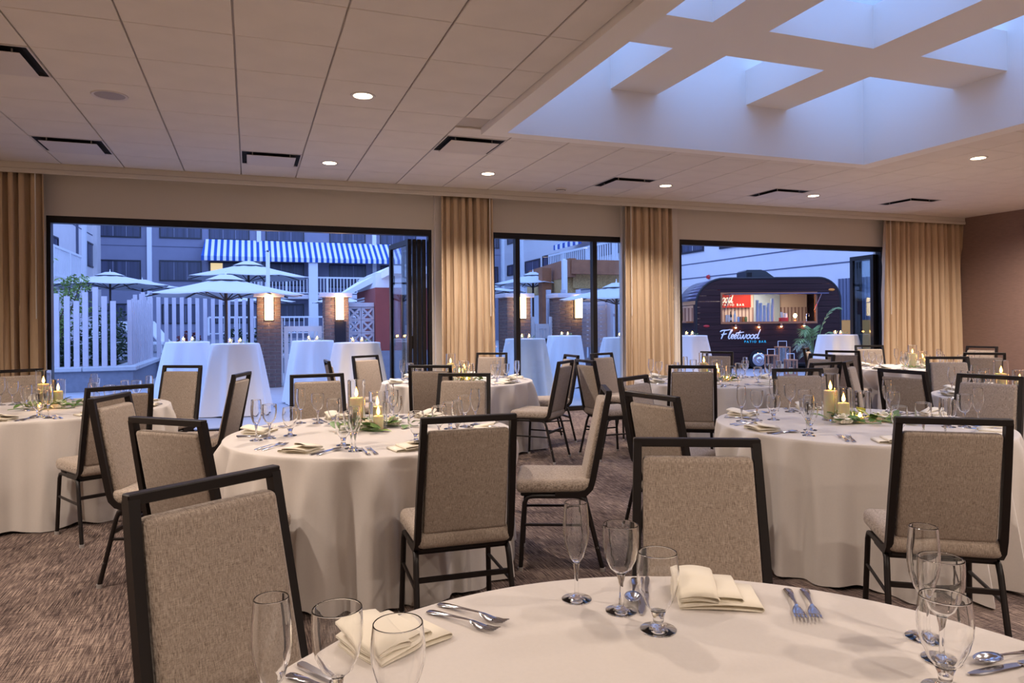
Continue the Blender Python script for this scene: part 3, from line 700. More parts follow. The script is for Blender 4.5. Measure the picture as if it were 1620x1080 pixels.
# ---- brick pillars with lamps, gates, breeze blocks, red hut
BRK = {}
def pillar(px, Y, w, label, top=2.06, lamp=True, lamp_dx=0., box=False):
    x = at_y(px, 500, Y).x
    o = empty('brick_pillar', (x, Y, 0), label=label, cat='pillar', group='brick lamp pillars on the patio'); h = w/2
    MB().box((-h+.015, -h+.015, 0), (h-.015, h-.015, top-.1)).build('mortar_core', MT['mortar'], o)
    ch = .078; nrow = int((top-.1)/ch); Lb = w/2
    for r in range(nrow):
        z = r*ch + ch/2
        if r % 2: cuts = [-h, 0, h]
        else: cuts = [-h, -h+Lb*.5, h-Lb*.5, h]
        for a, c in zip(cuts, cuts[1:]):
            for face in ('f', 'l'):
                key = (round(c-a, 3), face)
                if key not in BRK:
                    q = MB(); l = (c-a)/2-.006
                    if face == 'f': q.rbox((-l, -.03, -ch/2+.006), (l, .03, ch/2-.006), .004, 1)
                    else: q.rbox((-.03, -l, -ch/2+.006), (.03, l, ch/2-.006), .004, 1)
                    BRK[key] = q.build('brick', MT['brick'], o).data; br = o.children[-1] if 0 else [c_ for c_ in COL.objects if c_.data == BRK[key]][-1]
                else: br = link('brick', BRK[key], o)
                br.location = ((a+c)/2, -h+.03, z) if face == 'f' else ((-h+.03 if x > 1 else -h+.03), (a+c)/2+(.03 if a == -h else 0), z)
    MB().box((-h+.001, h-.03, 0), (h-.001, h, top-.1)).build('back_face', MT['brick'], o); MB().box((h-.03, -h+.06, 0), (h, h-.03, top-.1)).build('side_face', MT['brick'], o)
    MB().rbox((-h-.07, -h-.07, top-.1), (h+.07, h+.07, top), .01, 1).build('cap', MT['block_lilac'], o)
    if box: MB().box((-.05, -h-.02, .4), (.19, -h+.01, 1.42)).build('access_panel', MT['window_dark'], o)
    if lamp:
        p = empty('wall_lamp', (x+lamp_dx, Y-h, 0), label='tall glowing wall lamp on the '+label.replace(' with lamp', ''), cat='lamp', group='lamps on the brick pillars')
        MB().box((-.09, -.03, 1.44), (.09, 0, 1.98)).build('back_plate', MT['window_dark'], p)
        MB().lathe([(0, 1.46), (.085, 1.46), (.085, 1.96), (0, 1.96)], 20, (0, -.1, 0)).build('diffuser', MT['pillar_lamp'], p, smooth=40)
pillar(425, 16.5, .5, 'dark brick pillar with lamp under the big umbrella')
pillar(531, 16.5, .53, 'capped brick pillar with lamp beside the pierced block screen', lamp_dx=.05, box=True)
pillar(814, 16.3, .62, 'brick pillar with lamp beside the gate in the fixed window', lamp_dx=.05)
pillar(895, 16.3, .62, 'brick pillar with lamp before the slat screen in the fixed window', lamp_dx=.17)
def gate(px0, px1, Y, label):
    x0 = at_y(px0, 500, Y).x; x1 = at_y(px1, 500, Y).x; L = x1-x0
    o = empty('patio_gate', (x0, Y, 0), label=label, cat='gate'); f = .09
    b = MB(); b.box((0, -.03, .08), (f, .03, 1.32)); b.box((L-f, -.03, .08), (L, .03, 1.32)); b.box((f, -.03, 1.2), (L-f, .03, 1.32)); b.box((f, -.03, .08), (L-f, .03, .2)); b.build('frame', MT['paint_white'], o)
    n = max(4, int((L-2*f)/.11))
    for i in range(n):
        u = f+(L-2*f)*(i+.5)/n; MB().box((u-.018, -.015, .2), (u+.018, .015, 1.2)).build('bar', MT['paint_white'], o)
    for u in (-.07, L+.07): MB().box((u-.045, -.045, 0), (u+.045, .045, 1.5)).build('post', MT['paint_white'], o)
    MB().box((L-.12, -.06, .8), (L-.05, -.03, .95)).build('latch', MT['window_dark'], o)
gate(449, 509, 16.6, 'white barred gate between the two lamp pillars by the awning side')
gate(846, 868, 16.5, 'white barred gate seen through the fixed window')
def blocks(px0, nx, Y, label, nz=4, s=.29, z0=.42):
    x0 = at_y(px0, 500, Y).x; o = empty('breeze_block_screen', (x0, Y, 0), label=label, cat='screen')
    MB().box((0, 0, 0), (nx*s, .2, z0)).build('base_wall', MT['planter_block'], o)
    q = MB(); h = s/2-.004; e = .035
    for a, c in (((-h, -h), (h, -h+e)), ((-h, h-e), (h, h)), ((-h, -h+e), (-h+e, h-e)), ((h-e, -h+e), (h, h-e))): q.box((a[0], -.09, a[1]), (c[0], .09, c[1]))
    q.bar((-h+.02, 0, -h+.02), (h-.02, 0, h-.02), .18, .045, (0, 0, 1)); q.bar((-h+.02, 0, h-.02), (h-.02, 0, -h+.02), .18, .045, (0, 0, 1))
    me = None
    for i in range(nx):
        for k in range(nz):
            if me is None: me = q.build('breeze_block', MT['block_lilac'], o, loc=(s*(i+.5), .1, z0+s*(k+.5))).data
            else: link('breeze_block', me, o, (s*(i+.5), .1, z0+s*(k+.5)))
    for i in range(nx//2+1):
        a, c = i*2*s, min(nx*s, (i+1)*2*s)
        if c-a > .05: MB().rbox((a+.004, -.02, z0+nz*s), (c-.004, .22, z0+nz*s+.1), .008, 1).build('cap_stone', MT['block_lilac'], o)
blocks(551, 3, 16.75, 'pierced concrete block screen between brick pillar and red wall', s=.3, z0=.55)
blocks(750, 2, 16.6, 'pierced concrete block screen seen past the curtain in the fixed window', s=.28, z0=.5)
hx0 = at_y(594, 500, 16.6).x
h_ = empty('red_hut', (hx0, 16.6, 0), label='red stucco hut with white sloping roof and grey base', cat='hut')
MB().box((0, 0, .73), (1.75, 3, 2.2)).build('wall', MT['red_stucco'], h_); MB().box((.04, -.04, 0), (1.75, 3, .73)).build('base_wall', MT['planter_block'], h_)
b = MB(); b.add([(.3, -.5, 2.5), (2.2, -.5, 2.5), (2.2, 3.2, 2.5), (.3, 3.2, 2.5), (-.5, 2.2, 2.02), (-.5, 3.4, 2.02), (.3, -.5, 2.68), (2.2, -.5, 2.68), (2.2, 3.2, 2.68), (.3, 3.2, 2.68), (-.5, 2.2, 2.14), (-.5, 3.4, 2.14)],
      [(3, 2, 1, 0), (6, 7, 8, 9), (0, 1, 7, 6), (1, 2, 8, 7), (2, 3, 9, 8), (0, 6, 10, 4), (4, 10, 11, 5), (9, 3, 5, 11), (6, 9, 11, 10), (0, 4, 5, 3)]); b.build('roof', MT['paint_white'], h_)
MB().box((.02, .02, 2.2), (1.75, 2.9, 2.55)).build('frieze', MT['paint_white'], h_)
for i in range(8): MB().box((-.02, 1.6, 1.5+i*.07), (.0, 2.9, 1.54+i*.07)).build('louvre', MT['paint_white'], h_)

# pergola, louvre screen, flag pole and slat screen seen through the fixed window
g = empty('pergola', (0, 0, 0), label='brown timber pergola with straw roof behind the white umbrellas', cat='pergola')
d0 = 21.0
for px in (862, 905, 1000):
    p = at(px, 430, d0+2); MB().box((p.x-.16, p.y-.16, 0), (p.x+.16, p.y+.16, at(px, 424, d0+2).z)).build('post', MT['pergola'], g)
p, q = at(840, 440, d0+6), at(906, 423, d0); MB().bar(p, q, .2, .55).build('beam', MT['pergola'], g)
p, q = at(904, 422, d0), at(1010, 424, d0); MB().bar(p, q, .2, .42).build('beam', MT['pergola'], g)
p, q = at(906, 443, d0+.5), at(1010, 443, d0+.5); MB().bar(p, q, .3, .5).build('straw_roof', MT['thatch'], g); p, q = at(840, 455, d0+6), at(904, 447, d0+.5); MB().bar(p, q, .3, .6).build('straw_roof', MT['thatch'], g)
g = empty('louvre_screen', (0, 0, 0), label='slatted louvre screen between brick pillar and pergola', cat='screen'); d0 = 18.5
a, c = at(868, 500, d0), at(962, 500, d0); n = (c-a).normalized()
for i in range(5): p = a + (c-a)*i/4; MB().obox((p.x, p.y, 1.05), (.05, .05, 1.05), n, (0, 0, 1)) if 0 else MB().box((p.x-.05, p.y-.05, 0), (p.x+.05, p.y+.05, 2.2)).build('post', MT['slat_white'], g)
for i in range(13): MB().bar((a.x, a.y, .75+i*.11), (c.x, c.y, .75+i*.11), .02, .09).build('louvre', MT['block_lilac'], g)
p = at(893, 450, 19.4); g = empty('tall_post', (p.x, p.y, 0), label='tall white post standing between the brick pillar and the pergola', cat='post')
MB().box((-.06, -.06, 0), (.06, .06, at(893, 411, 19.4).z)).build('shaft', MT['paint_white'], g); MB().lathe([(0, .03), (.07, .0), (.07, -.03)], 12, (0, 0, at(893, 411, 19.4).z)).build('cap', MT['paint_white'], g)
p = at(424, 450, 19); g = empty('tall_post', (p.x, p.y, 0), label='tall white post rising behind the umbrellas in front of the awning', cat='post')
MB().box((-.05, -.05, 0), (.05, .05, at(424, 397, 19).z)).build('shaft', MT['paint_white'], g); MB().lathe([(0, .03), (.06, .0), (.06, -.03)], 12, (0, 0, at(424, 397, 19).z)).build('cap', MT['window_dark'], g)
sf = empty('slat_screen', (0, 0, 0), label='white upright slat screen beyond the fixed window and umbrella', cat='fence'); rnd = random.Random(2)
for i in range(9):
    px = 924 + i*10.5; p = at_y(px, 500, 16.9); slat(sf, p.x, 16.9, .42, at_y(px, rnd.choice((468, 478, 474)), 16.9).z, .06)
x0, x1 = at_y(916, 500, 16.9).x, at_y(1030, 500, 16.9).x
MB().box((x0, 16.75, 0), (x1, 17.05, .34)).build('wall', MT['planter_block'], sf); MB().rbox((x0, 16.68, .34), (x1, 17.12, .42), .01, 1).build('cap', MT['concrete'], sf)
MB().box((x0, 16.94, .8), (x1, 16.98, .88)).build('rail', MT['slat_white'], sf); MB().box((x0, 16.94, 1.5), (x1, 16.98, 1.57)).build('rail', MT['slat_white'], sf)
# ================================================================== BAR TRAILER
mat('plank_dark', (54, 28, 27), .62, spec=.25, var=.3, vscale=3, stretch=(.25, 1, 6), bump=.15, bscale=30, bstretch=(.2, 1, 6))
mat('trailer_skin', (92, 84, 104), .3, metal=.7); mat('trailer_in', (226, 214, 206), .7); mat('rim_dark', (28, 18, 20), .6)
stripes('corrugated', (150, 126, 130), (214, 200, 198), 'X', .11, .4); stripes('corrugated_y', (150, 126, 130), (220, 204, 198), 'Y', .11, .4)
mat('red_panel', (190, 40, 36), .6); mat('wood_amber', (170, 104, 60), .5); mat('text_white', (252, 250, 250), .5); mat('text_cyan', (70, 226, 240), .5)
mat('pale_blue', (176, 200, 226), .5); mat('warm_bulb', (255, 214, 140), .5, emit=90., ecol=(255, 180, 96)); mat('bottle_dark', (28, 30, 26), .15); mat('bottle_clear', (210, 220, 215), .1); mat('chrome', (220, 220, 226), .08, metal=1.)
mat('tyre', (22, 20, 22), .8); mat('amber_lens', (236, 140, 44), .3); mat('red_lens', (196, 42, 42), .3); mat('black_plastic', (20, 20, 26), .3); mat('label_white', (235, 228, 214), .6); mat('copper', (190, 132, 98), .4, metal=.4)
TD = 20.0; TS_ = TD/FPX
TO = at(1216, 506.6, TD); TO.z = 0
tl = empty('bar_trailer', TO, -YAW, 'dark planked vintage trailer bar with lit serving hatch and white script lettering', 'trailer')
lx = lambda px: (px-1216)*TS_
lz = lambda py: 1.36-(py-506.6)*TS_
lxd = lambda px, y: (px-810)*(TD+y)/FPX - (1216-810)*TD/FPX       # the same, y metres behind the planked side
lzd = lambda py, y: 1.36-(py-506.6)*(TD+y)/FPX
X0, X1, Z0, Z1 = lx(1102), lx(1330), .14, lz(440)
def prof(n=10):
    pts = []
    for cx, cz, r, a0 in ((X1-.32, Z0+.32, .32, -90), (X1-.62, Z1-.62, .62, 0), (X0+.8, Z1-.72, (.8, .72), 90), (X0+.32, Z0+.32, .32, 180)):
        rx, rz = (r if isinstance(r, tuple) else (r, r))
        for i in range(n+1):
            a = math.radians(a0 + 90*i/n); pts.append((cx+rx*math.cos(a), cz+rz*math.sin(a)))
    return pts
PR = prof()
def span(z):
    xs = []
    for (xa, za), (xb, zb) in zip(PR, PR[1:]+PR[:1]):
        if (za-z)*(zb-z) <= 0 and za != zb: xs.append(xa+(xb-xa)*(z-za)/(zb-za))
    return (min(xs), max(xs)) if len(xs) > 1 else None
WX0, WX1, WZ0, WZ1 = lx(1143), lx(1290), lz(508.5), lz(465)
side = empty('planked_side', parent=tl)
nz = 15; hz = (Z1-Z0)/nz
for i in range(nz):
    z0, z1 = Z0+i*hz, Z0+(i+1)*hz; sp = [span(min(max(z, Z0+.004), Z1-.004)) for z in (z0+.004, z1-.004)]
    def plank(z0, z1, a0, a1, b0, b1):
        g = .004; q = MB(); q.poly([(a0, z0+g), (b0, z0+g), (b1, z1-g), (a1, z1-g)], lambda v: Vector((v.x, v.z, v.y)), .04); q.build('plank', MT['plank_dark'], side)
    zz0, zz1 = max(z0, WZ0), min(z1, WZ1)
    if zz1 - zz0 > .01:
        plank(z0, z1, sp[0][0], sp[1][0], WX0, WX0); plank(z0, z1, WX1, WX1, sp[0][1], sp[1][1])
        if WZ0 - z0 > .02: plank(z0, WZ0, WX0, WX0, WX1, WX1)
        if z1 - WZ1 > .02: plank(WZ1, z1, WX0, WX0, WX1, WX1)
    else: plank(z0, z1, sp[0][0], sp[1][0], sp[0][1], sp[1][1])
b = MB()
for a, c in (((X0+.1, .045, Z0+.1), (X1-.1, .06, WZ0-.06)), ((X0+.12, .045, WZ0-.06), (WX0-.05, .06, Z1-.7)), ((WX1+.05, .045, WZ0-.06), (X1-.08, .06, Z1-.6)), ((X0+.7, .045, WZ1+.05), (X1-.6, .06, Z1-.03)), ((X0+.3, .045, WZ1-.1), (WX0-.05, .06, Z1-.35)), ((WX1+.05, .045, WZ1-.1), (X1-.2, .06, Z1-.3))): b.box(a, c)
b.build('light_stop', MT['rim_dark'], tl)  # dark backing added behind the planks to stop light leaking through the gaps
b = MB(); b.tube([(x, .02, z) for x, z in PR], .035, 8, closed=True); b.build('edge_trim', MT['rim_dark'], tl, smooth=60)
DP = 2.1; b = MB(); n = len(PR)
EZ0, EZ1 = Z0+.32, Z1-.72
for i in range(n):
    (xa, za), (xb, zb) = PR[i], PR[(i+1) % n]
    if abs(xa-X0) < .01 and abs(xb-X0) < .01: continue
    b.add([(xa, .04, za), (xb, .04, zb), (xb, DP, zb), (xa, DP, za)], [(0, 1, 2, 3)])
sk = b.build('shell', MT['trailer_skin'], tl, smooth=50); md = sk.modifiers.new('thickness', 'SOLIDIFY'); md.thickness = .03; md.offset = 0
b = MB(); oz0, oz1 = lz(507), EZ1-.02
b.box((X0-.015, .04, EZ0), (X0+.015, DP, oz0)); b.box((X0-.015, .04, oz0), (X0+.015, .3, EZ1)); b.box((X0-.015, 1.8, oz0), (X0+.015, DP, EZ1)); b.box((X0-.015, .3, oz1), (X0+.015, 1.8, EZ1)); b.build('end_wall', MT['plank_dark'], tl)
MB().rbox((X0-.22, .3, oz0-.05), (X0, 1.8, oz0), .008, 1).build('end_counter', MT['wood_amber'], tl)
b = MB(); b.poly(PR, lambda v: Vector((v.x, DP+v.z, v.y)), .03); b.build('back_wall', MT['trailer_skin'], tl)
MB().box((X0+.1, DP-.06, WZ0-.1), (X1-.1, DP-.02, lzd(486, 2))).build('corrugated_lining', MT['corrugated'], tl)
MB().box((X0+.1, DP-.05, lzd(486, 2)), (X1-.1, DP-.02, Z1-.12)).build('upper_lining', MT['trailer_in'], tl)
MB().box((X0+.08, .06, WZ0-.75), (X1-.08, DP-.06, WZ0-.7)).build('floor_panel', MT['trailer_in'], tl)
MB().box((X0+.1, .05, WZ0-.06), (X1-.1, .5, WZ0-.005)).build('counter', MT['wood_amber'], tl)
b = MB()
for a, c in (((WX0-.05, -.02, WZ0-.06), (WX1+.05, .06, WZ0)), ((WX0-.05, -.02, WZ1), (WX1+.05, .06, WZ1+.05)), ((WX0-.05, -.02, WZ0), (WX0, .06, WZ1)), ((WX1, -.02, WZ0), (WX1+.05, .06, WZ1))): b.box(a, c)
b.build('hatch_frame', MT['wood_amber'], tl)
MB().bar((lx(1146), -.32, WZ1-.01), (lx(1296), -.32, WZ1-.01), .62, .025).build('raised_hatch', MT['trailer_skin'], tl)
for x in (WX0+.06, WX1-.04): MB().tube([(x, -.02, WZ0+.3), (x, -.5, WZ1-.02)], .012, 6).build('hatch_strut', MT['chrome'], tl)
MB().box((lxd(1193, 2), DP-.1, WZ0-.1), (lxd(1234, 2), DP-.06, Z1-.15)).build('side_window', MT['pale_blue'], tl)
MB().box((lxd(1135, 2), DP-.16, lzd(486, 2)), (lxd(1187, 2), DP-.12, Z1-.15)).build('red_sign_panel', MT['red_panel'], tl)
b = MB(); b.box((lx(1190), -.6+1.2, Z1), (lx(1190)+.02, 1.4, Z1+.2))
q = MB(); ax0, ax1 = lx(1190), lx(1238); q.poly([(ax0, Z1-.02), (ax1, Z1-.02), (ax1-.02, Z1+.06), (ax1-.25, Z1+.23), (ax1-.4, Z1+.28), (ax0+.05, Z1+.28), (ax0, Z1+.24)], lambda v: Vector((v.x, .55+v.z, v.y)), .8)
ac = q.build('air_conditioner', MT['black_plastic'], tl)
for i in range(5): MB().box((ax0+.05+i*.03, .53, Z1+.05), (ax0+.065+i*.03, .55, Z1+.2)).build('vent_slot', MT['rim_dark'], ac)
for px, py, k in ((1316, 459, 'amber_lens'), (1117.5, 515, 'red_lens')):
    b = MB(); b.lathe([(0, -.03), (.07, -.02), (.09, 0)], 16); 
    b.v = [(lx(px)+v[0], -.005+v[2], lz(py)+v[1]*.42) for v in b.v]; b.build('marker_light', MT[k], tl, smooth=50)
for px, py in ((1163, 515.5), (1199.5, 515), (1235, 514.3), (1271, 513.5)):
    s_ = MB().lathe([(.012, .05), (.03, .03), (.035, -.02), (.03, -.03)], 12, (lx(px), -.05, lz(py))).build('sconce', MT['copper'], tl, smooth=50)
    MB().lathe([(0, -.06), (.02, -.05), (.028, -.02), (0, -.01)], 12, (lx(px), -.05, lz(py))).build('bulb', MT['warm_bulb'], s_, smooth=60)
L = bpy.data.lights.new('trailer_ceiling_light', 'AREA'); L.energy = 42; L.color = (1, .78, .55); L.size = 1.2
lo = bpy.data.objects.new('trailer_ceiling_light', L); COL.objects.link(lo); lo.location = TO + FWD*1.0 + Vector((0, 0, Z1-.25))
wx, wz = lx(1199), .27
wh = MB().lathe([(0, -.02), (.25, -.02), (.27, 0), (.27, .2), (0, .2)], 32, fn=lambda v: Vector((wx+v.x, -.06+v.z, wz+v.y))).build('wheel', MT['tyre'], tl, smooth=40)
MB().lathe([(0, -.08), (.06, -.075), (.08, -.05), (.15, -.06), (.19, -.03), (.2, -.01)], 32, fn=lambda v: Vector((wx+v.x, -.07+v.z, wz+v.y))).build('hub_cap', MT['chrome'], wh, smooth=50)
MB().box((X0+.15, .1, .06), (X1-.15, DP-.1, Z0+.03)).build('chassis', MT['tyre'], tl)
# script lettering built from strokes
LET = {'F': ([[(.02, -.02), (.14, .45), (.30, 1.0)], [(-.12, .86), (.05, 1.0), (.45, 1.04), (.80, 1.12)], [(.0, .50), (.25, .56), (.50, .62)]], .62),
 'l': ([[(0, .2), (.22, .72), (.34, 1.02), (.27, 1.06), (.12, .6), (.05, .15), (.12, 0), (.24, .12)]], .25),
 'e': ([[(0, .12), (.16, .26), (.25, .42), (.18, .52), (.07, .40), (.03, .16), (.12, 0), (.28, .14)]], .27),
 't': ([[(.28, .98), (.14, .5), (.06, .14), (.14, 0), (.26, .14)], [(-.10, .66), (.15, .72), (.62, .80)]], .26),
 'w': ([[(0, .42), (.05, .48), (.05, .15), (.12, 0), (.24, .2), (.33, .46), (.31, .12), (.40, 0), (.52, .24), (.58, .5), (.66, .44)]], .62),
 'o': ([[(.2, .5), (.06, .36), (.02, .12), (.12, 0), (.26, .14), (.30, .36), (.2, .5), (.22, .42), (.38, .42)]], .34),
 'd': ([[(.28, .46), (.16, .5), (.04, .3), (.03, .08), (.12, 0), (.26, .22), (.42, .72), (.52, 1.1)], [(.52, 1.1), (.36, .5), (.30, .12), (.38, 0), (.48, .1)]], .5)}
def smooth_line(p, k=5):
    out = []
    P = [p[0]] + list(p) + [p[-1]]
    for i in range(1, len(P)-2):
        for j in range(k):
            t = j/k; a, b_, c, d = (Vector((*q, 0)) for q in P[i-1:i+3])
            out.append(.5*((2*b_)+(c-a)*t+(2*a-5*b_+4*c-d)*t*t+(3*b_-a-3*c+d)*t**3))
    return out + [Vector((*p[-1], 0))]
def script_mesh(word, w, h, r):
    b = MB(); x = 0; tot = sum(LET[c][1] for c in word); k = w/tot
    for c in word:
        for st in LET[c][0]:
            pts = [Vector(((x+q.x)*k + .08*h*q.y, 0, q.y*h)) for q in smooth_line(st)]
            n_ = len(pts); b.tube(pts, [r*(.65+.6*math.sin(PI*min(1, (i+1)/n_))) for i in range(n_)], 6)
        x += LET[c][1]
    b.v = [(v[0], v[1]*.35, v[2]) for v in b.v]; return b
def text(body, size, m_, parent, loc, space=1.25, name='lettering'):
    cu = bpy.data.curves.new(name, 'FONT'); cu.body = body; cu.size = size; cu.extrude = .006; cu.space_character = space; cu.offset = size*.02
    o = bpy.data.objects.new(name, cu); COL.objects.link(o); cu.materials.append(m_); o.parent = parent; o.location = loc; o.rotation_euler = (PI/2, 0, 0); bpy.context.view_layer.update(); me = bpy.data.meshes.new_from_object(o.evaluated_get(bpy.context.evaluated_depsgraph_get())); bpy.data.objects.remove(o); o = link(name, me, parent, loc); o.rotation_euler = (PI/2, 0, 0); return o
sb = script_mesh('Fleetwood', lx(1200)-lx(1139), lz(521.5)-lz(534.5), .0155)
so = sb.build('script_lettering', MT['text_white'], tl, loc=(lx(1140), -.022, lz(535.2)), smooth=60)
text('PATIO BAR', .088, MT['text_cyan'], tl, (lx(1177), -.008, lz(541.8)), 1.5, 'capital_lettering')
sb = script_mesh('Fleetwood', 1.02, .3, .02).build('sign_script', MT['text_white'], tl, loc=(lxd(1160, 1.9)-1.02, DP-.19, lzd(478, 1.9)), smooth=60)
text('PATIO BAR', .1, MT['text_white'], tl, (lxd(1142, 1.9), DP-.18, lzd(483.5, 1.9)), 1.5, 'sign_capitals')
# things on the trailer counter
def on_bar(px, y, fn, *a): p = TO + RGT*lxd(px, y) + FWD*y + Vector((0, 0, WZ0-.0045)); return fn(p, *a)
def bottle(p, m_, label, h=.3, r=.036):
    o = empty('bottle', p, label=label, cat='bottle', group='bottles on the trailer counter')
    MB().lathe([(0, 0), (r, 0), (r, h*.58), (r*.4, h*.74), (r*.36, h*.96), (0, h*.96)], 14).build('body', m_, o, smooth=40)
    MB().lathe([(r*.45, h*.94), (r*.45, h), (0, h)], 10).build('cap', MT['rim_dark'], o); MB().lathe([(r*1.02, h*.15), (r*1.02, h*.45)], 14).build('label_band', MT['label_white'], o, smooth=40)
on_bar(1156, .3, bottle, MT['bottle_dark'], 'dark wine bottle on the trailer counter'); on_bar(1162.5, .28, bottle, MT['bottle_clear'], 'tall clear spirits bottle with white label on trailer counter', .34)
for i, px in enumerate((1168, 1172, 1176, 1180)):
    def can(p):
        o = empty('mixer_can', p, label='small mixer can in the row on the trailer counter', cat='can', group='mixer cans on the trailer counter')
        MB().lathe([(0, 0), (.034, .005), (.036, .02), (.036, .13), (.03, .145), (0, .145)], 14).build('body', MT[('pale_blue', 'copper', 'amber_lens', 'leaf_b')[i]], o, smooth=40); MB().lathe([(0, .147), (.028, .147), (.03, .143)], 12).build('lid', MT['chrome'], o)
    on_bar(px, .3, can)
for px in (1149, 1153):
    def tumbler(p):
        o = empty('stacked_tumblers', p, label='white cups stacked at the end of the trailer counter', cat='cup', group='cup stacks on the trailer counter')
        for k in range(3): MB().lathe([(.028, k*.055), (.035, k*.055+.09), (.031, k*.055+.088)], 12).build('cup', MT['label_white'], o, smooth=40)
    on_bar(px, .22, tumbler)
for i, (px, h) in enumerate(((1198, .62), (1203.5, .54), (1209.5, .47), (1215.5, .53), (1222, .66))):
    def tub(p): MB().lathe([(0, 0), (.045, 0), (.045, h), (.038, h), (.038, h-.02), (0, h-.02)], 16).build('cup_sleeve', MT['pale_blue'], None, loc=p, smooth=40, label='tall pale blue cup sleeve standing on the trailer counter', cat='cup', group='cup sleeves on the trailer counter')
    on_bar(px, .42, tub)
def caddy(p):
    o = empty('straw_caddy', p, label='dark red straw and napkin caddy on the trailer counter', cat='caddy'); MB().rbox((-.12, -.06, 0), (.12, .06, .11), .006, 1).build('box', MT['red_lens'], o)
    for i in range(7): MB().tube([(-.09+i*.012, 0, .1), (-.1+i*.014, .01, .27)], .006, 6).build('straw', MT['label_white'], o)
    MB().rbox((.02, -.04, .08), (.11, .04, .24), .006, 1).build('napkin_stack', MT['label_white'], o)
on_bar(1239.5, .2, caddy)
def blamp(p):
    o = empty('bar_lamp', p, label='small glowing bulb lamp on the trailer counter', cat='lamp'); MB().lathe([(0, 0), (.05, 0), (.05, .02), (.015, .04), (.015, .1), (0, .1)], 14).build('base', MT['copper'], o, smooth=40)
    MB().lathe([(0, .1), (.03, .11), (.05, .16), (.035, .21), (0, .225)], 16).build('bulb', MT['warm_bulb'], o, smooth=60)
on_bar(1258, .25, blamp)
def tap(p):
    o = empty('beer_tap', p, label='chrome arched tap on the trailer counter', cat='tap'); MB().tube([(-.05, 0, 0), (-.05, 0, .18), (-.03, 0, .23), (.02, 0, .24), (.05, 0, .2), (.05, 0, .14)], .014, 10).build('spout', MT['chrome'], o, smooth=60); MB().lathe([(0, 0), (.04, 0), (.04, .02), (0, .03)], 14, (-.05, 0, 0)).build('foot', MT['chrome'], o)
on_bar(1278, .25, tap)

# red fire bell and small sign on the wing wall, palm, lanterns
p = at_x(1121, 438, RX-.05); MB().lathe([(0, -.09), (.07, -.08), (.1, 0)], 16, fn=lambda v: Vector((v.z, v.x, v.y))).build('fire_bell', MT['red_lens'], None, loc=p, smooth=50, label='round red fire bell on the wall behind the trailer', cat='bell')
mat('palm', (120, 140, 84), .6, var=.3, vscale=3); mat('palm_pale', (168, 176, 150), .6); mat('pot', (60, 50, 46), .8)
pp = at(1287, 570, 18.6); pp.z = 0
pm = empty('potted_palm', pp, label='potted palm with arching fronds beside the bar trailer', cat='plant')
MB().lathe([(0, 0), (.17, 0), (.22, .36), (.24, .38), (.2, .38), (.19, .33), (0, .33)], 24).build('pot', MT['pot'], pm, smooth=40)
rnd = random.Random(3)
FR = [(-.62, 1.05, 1.0, 0), (-.5, .9, .9, 1), (-.38, .72, .8, 1), (-.25, 1.25, 1.0, 0), (.02, 1.3, .95, 0), (.45, 1.72, 1.0, 0), (.3, 1.2, .9, 0), (-.1, .95, .8, 1), (.2, .9, .7, 1), (-.45, 1.3, 1., 0)]
for i, (dx, top, ln, k) in enumerate(FR):
    b = MB(); dy = rnd.uniform(-.35, .3); P0 = Vector((dx*.08, dy*.1, .33)); P1 = Vector((dx*.25, dy*.3, top*.72)); P2 = Vector((dx*.7, dy*.7, top)); P3 = Vector((dx*1.12, dy, top-(.06 if dx > .4 else .28)))
    pts = []
    for j in range(13):
        t = j/12; pts.append(P0*(1-t)**3 + 3*P1*t*(1-t)**2 + 3*P2*t*t*(1-t) + P3*t**3)
    b.tube(pts, [.012*(1-.7*j/12) for j in range(13)], 5)
    for j in range(4, 13):
        t_ = (pts[min(j+1, 12)]-pts[j-1]).normalized(); sd = t_.cross(Vector((0, 0, 1))).normalized()
        for s_ in (-1, 1):
            for e_ in (0, .5):
                q = pts[j] - t_*e_*.05; L_ = .24*math.sin(PI*(j-2.5)/11.5)+.05; tip = q + (sd*s_*.75 + t_*.7 - Vector((0, 0, .25))).normalized()*L_; mid = q*.5+tip*.5+Vector((0, 0, .02)); w_ = t_*.016
                b.add([q, mid+w_, tip, mid-w_], [(0, 1, 2, 3)])
    b.build('frond', MT['palm_pale' if k else 'palm'], pm)
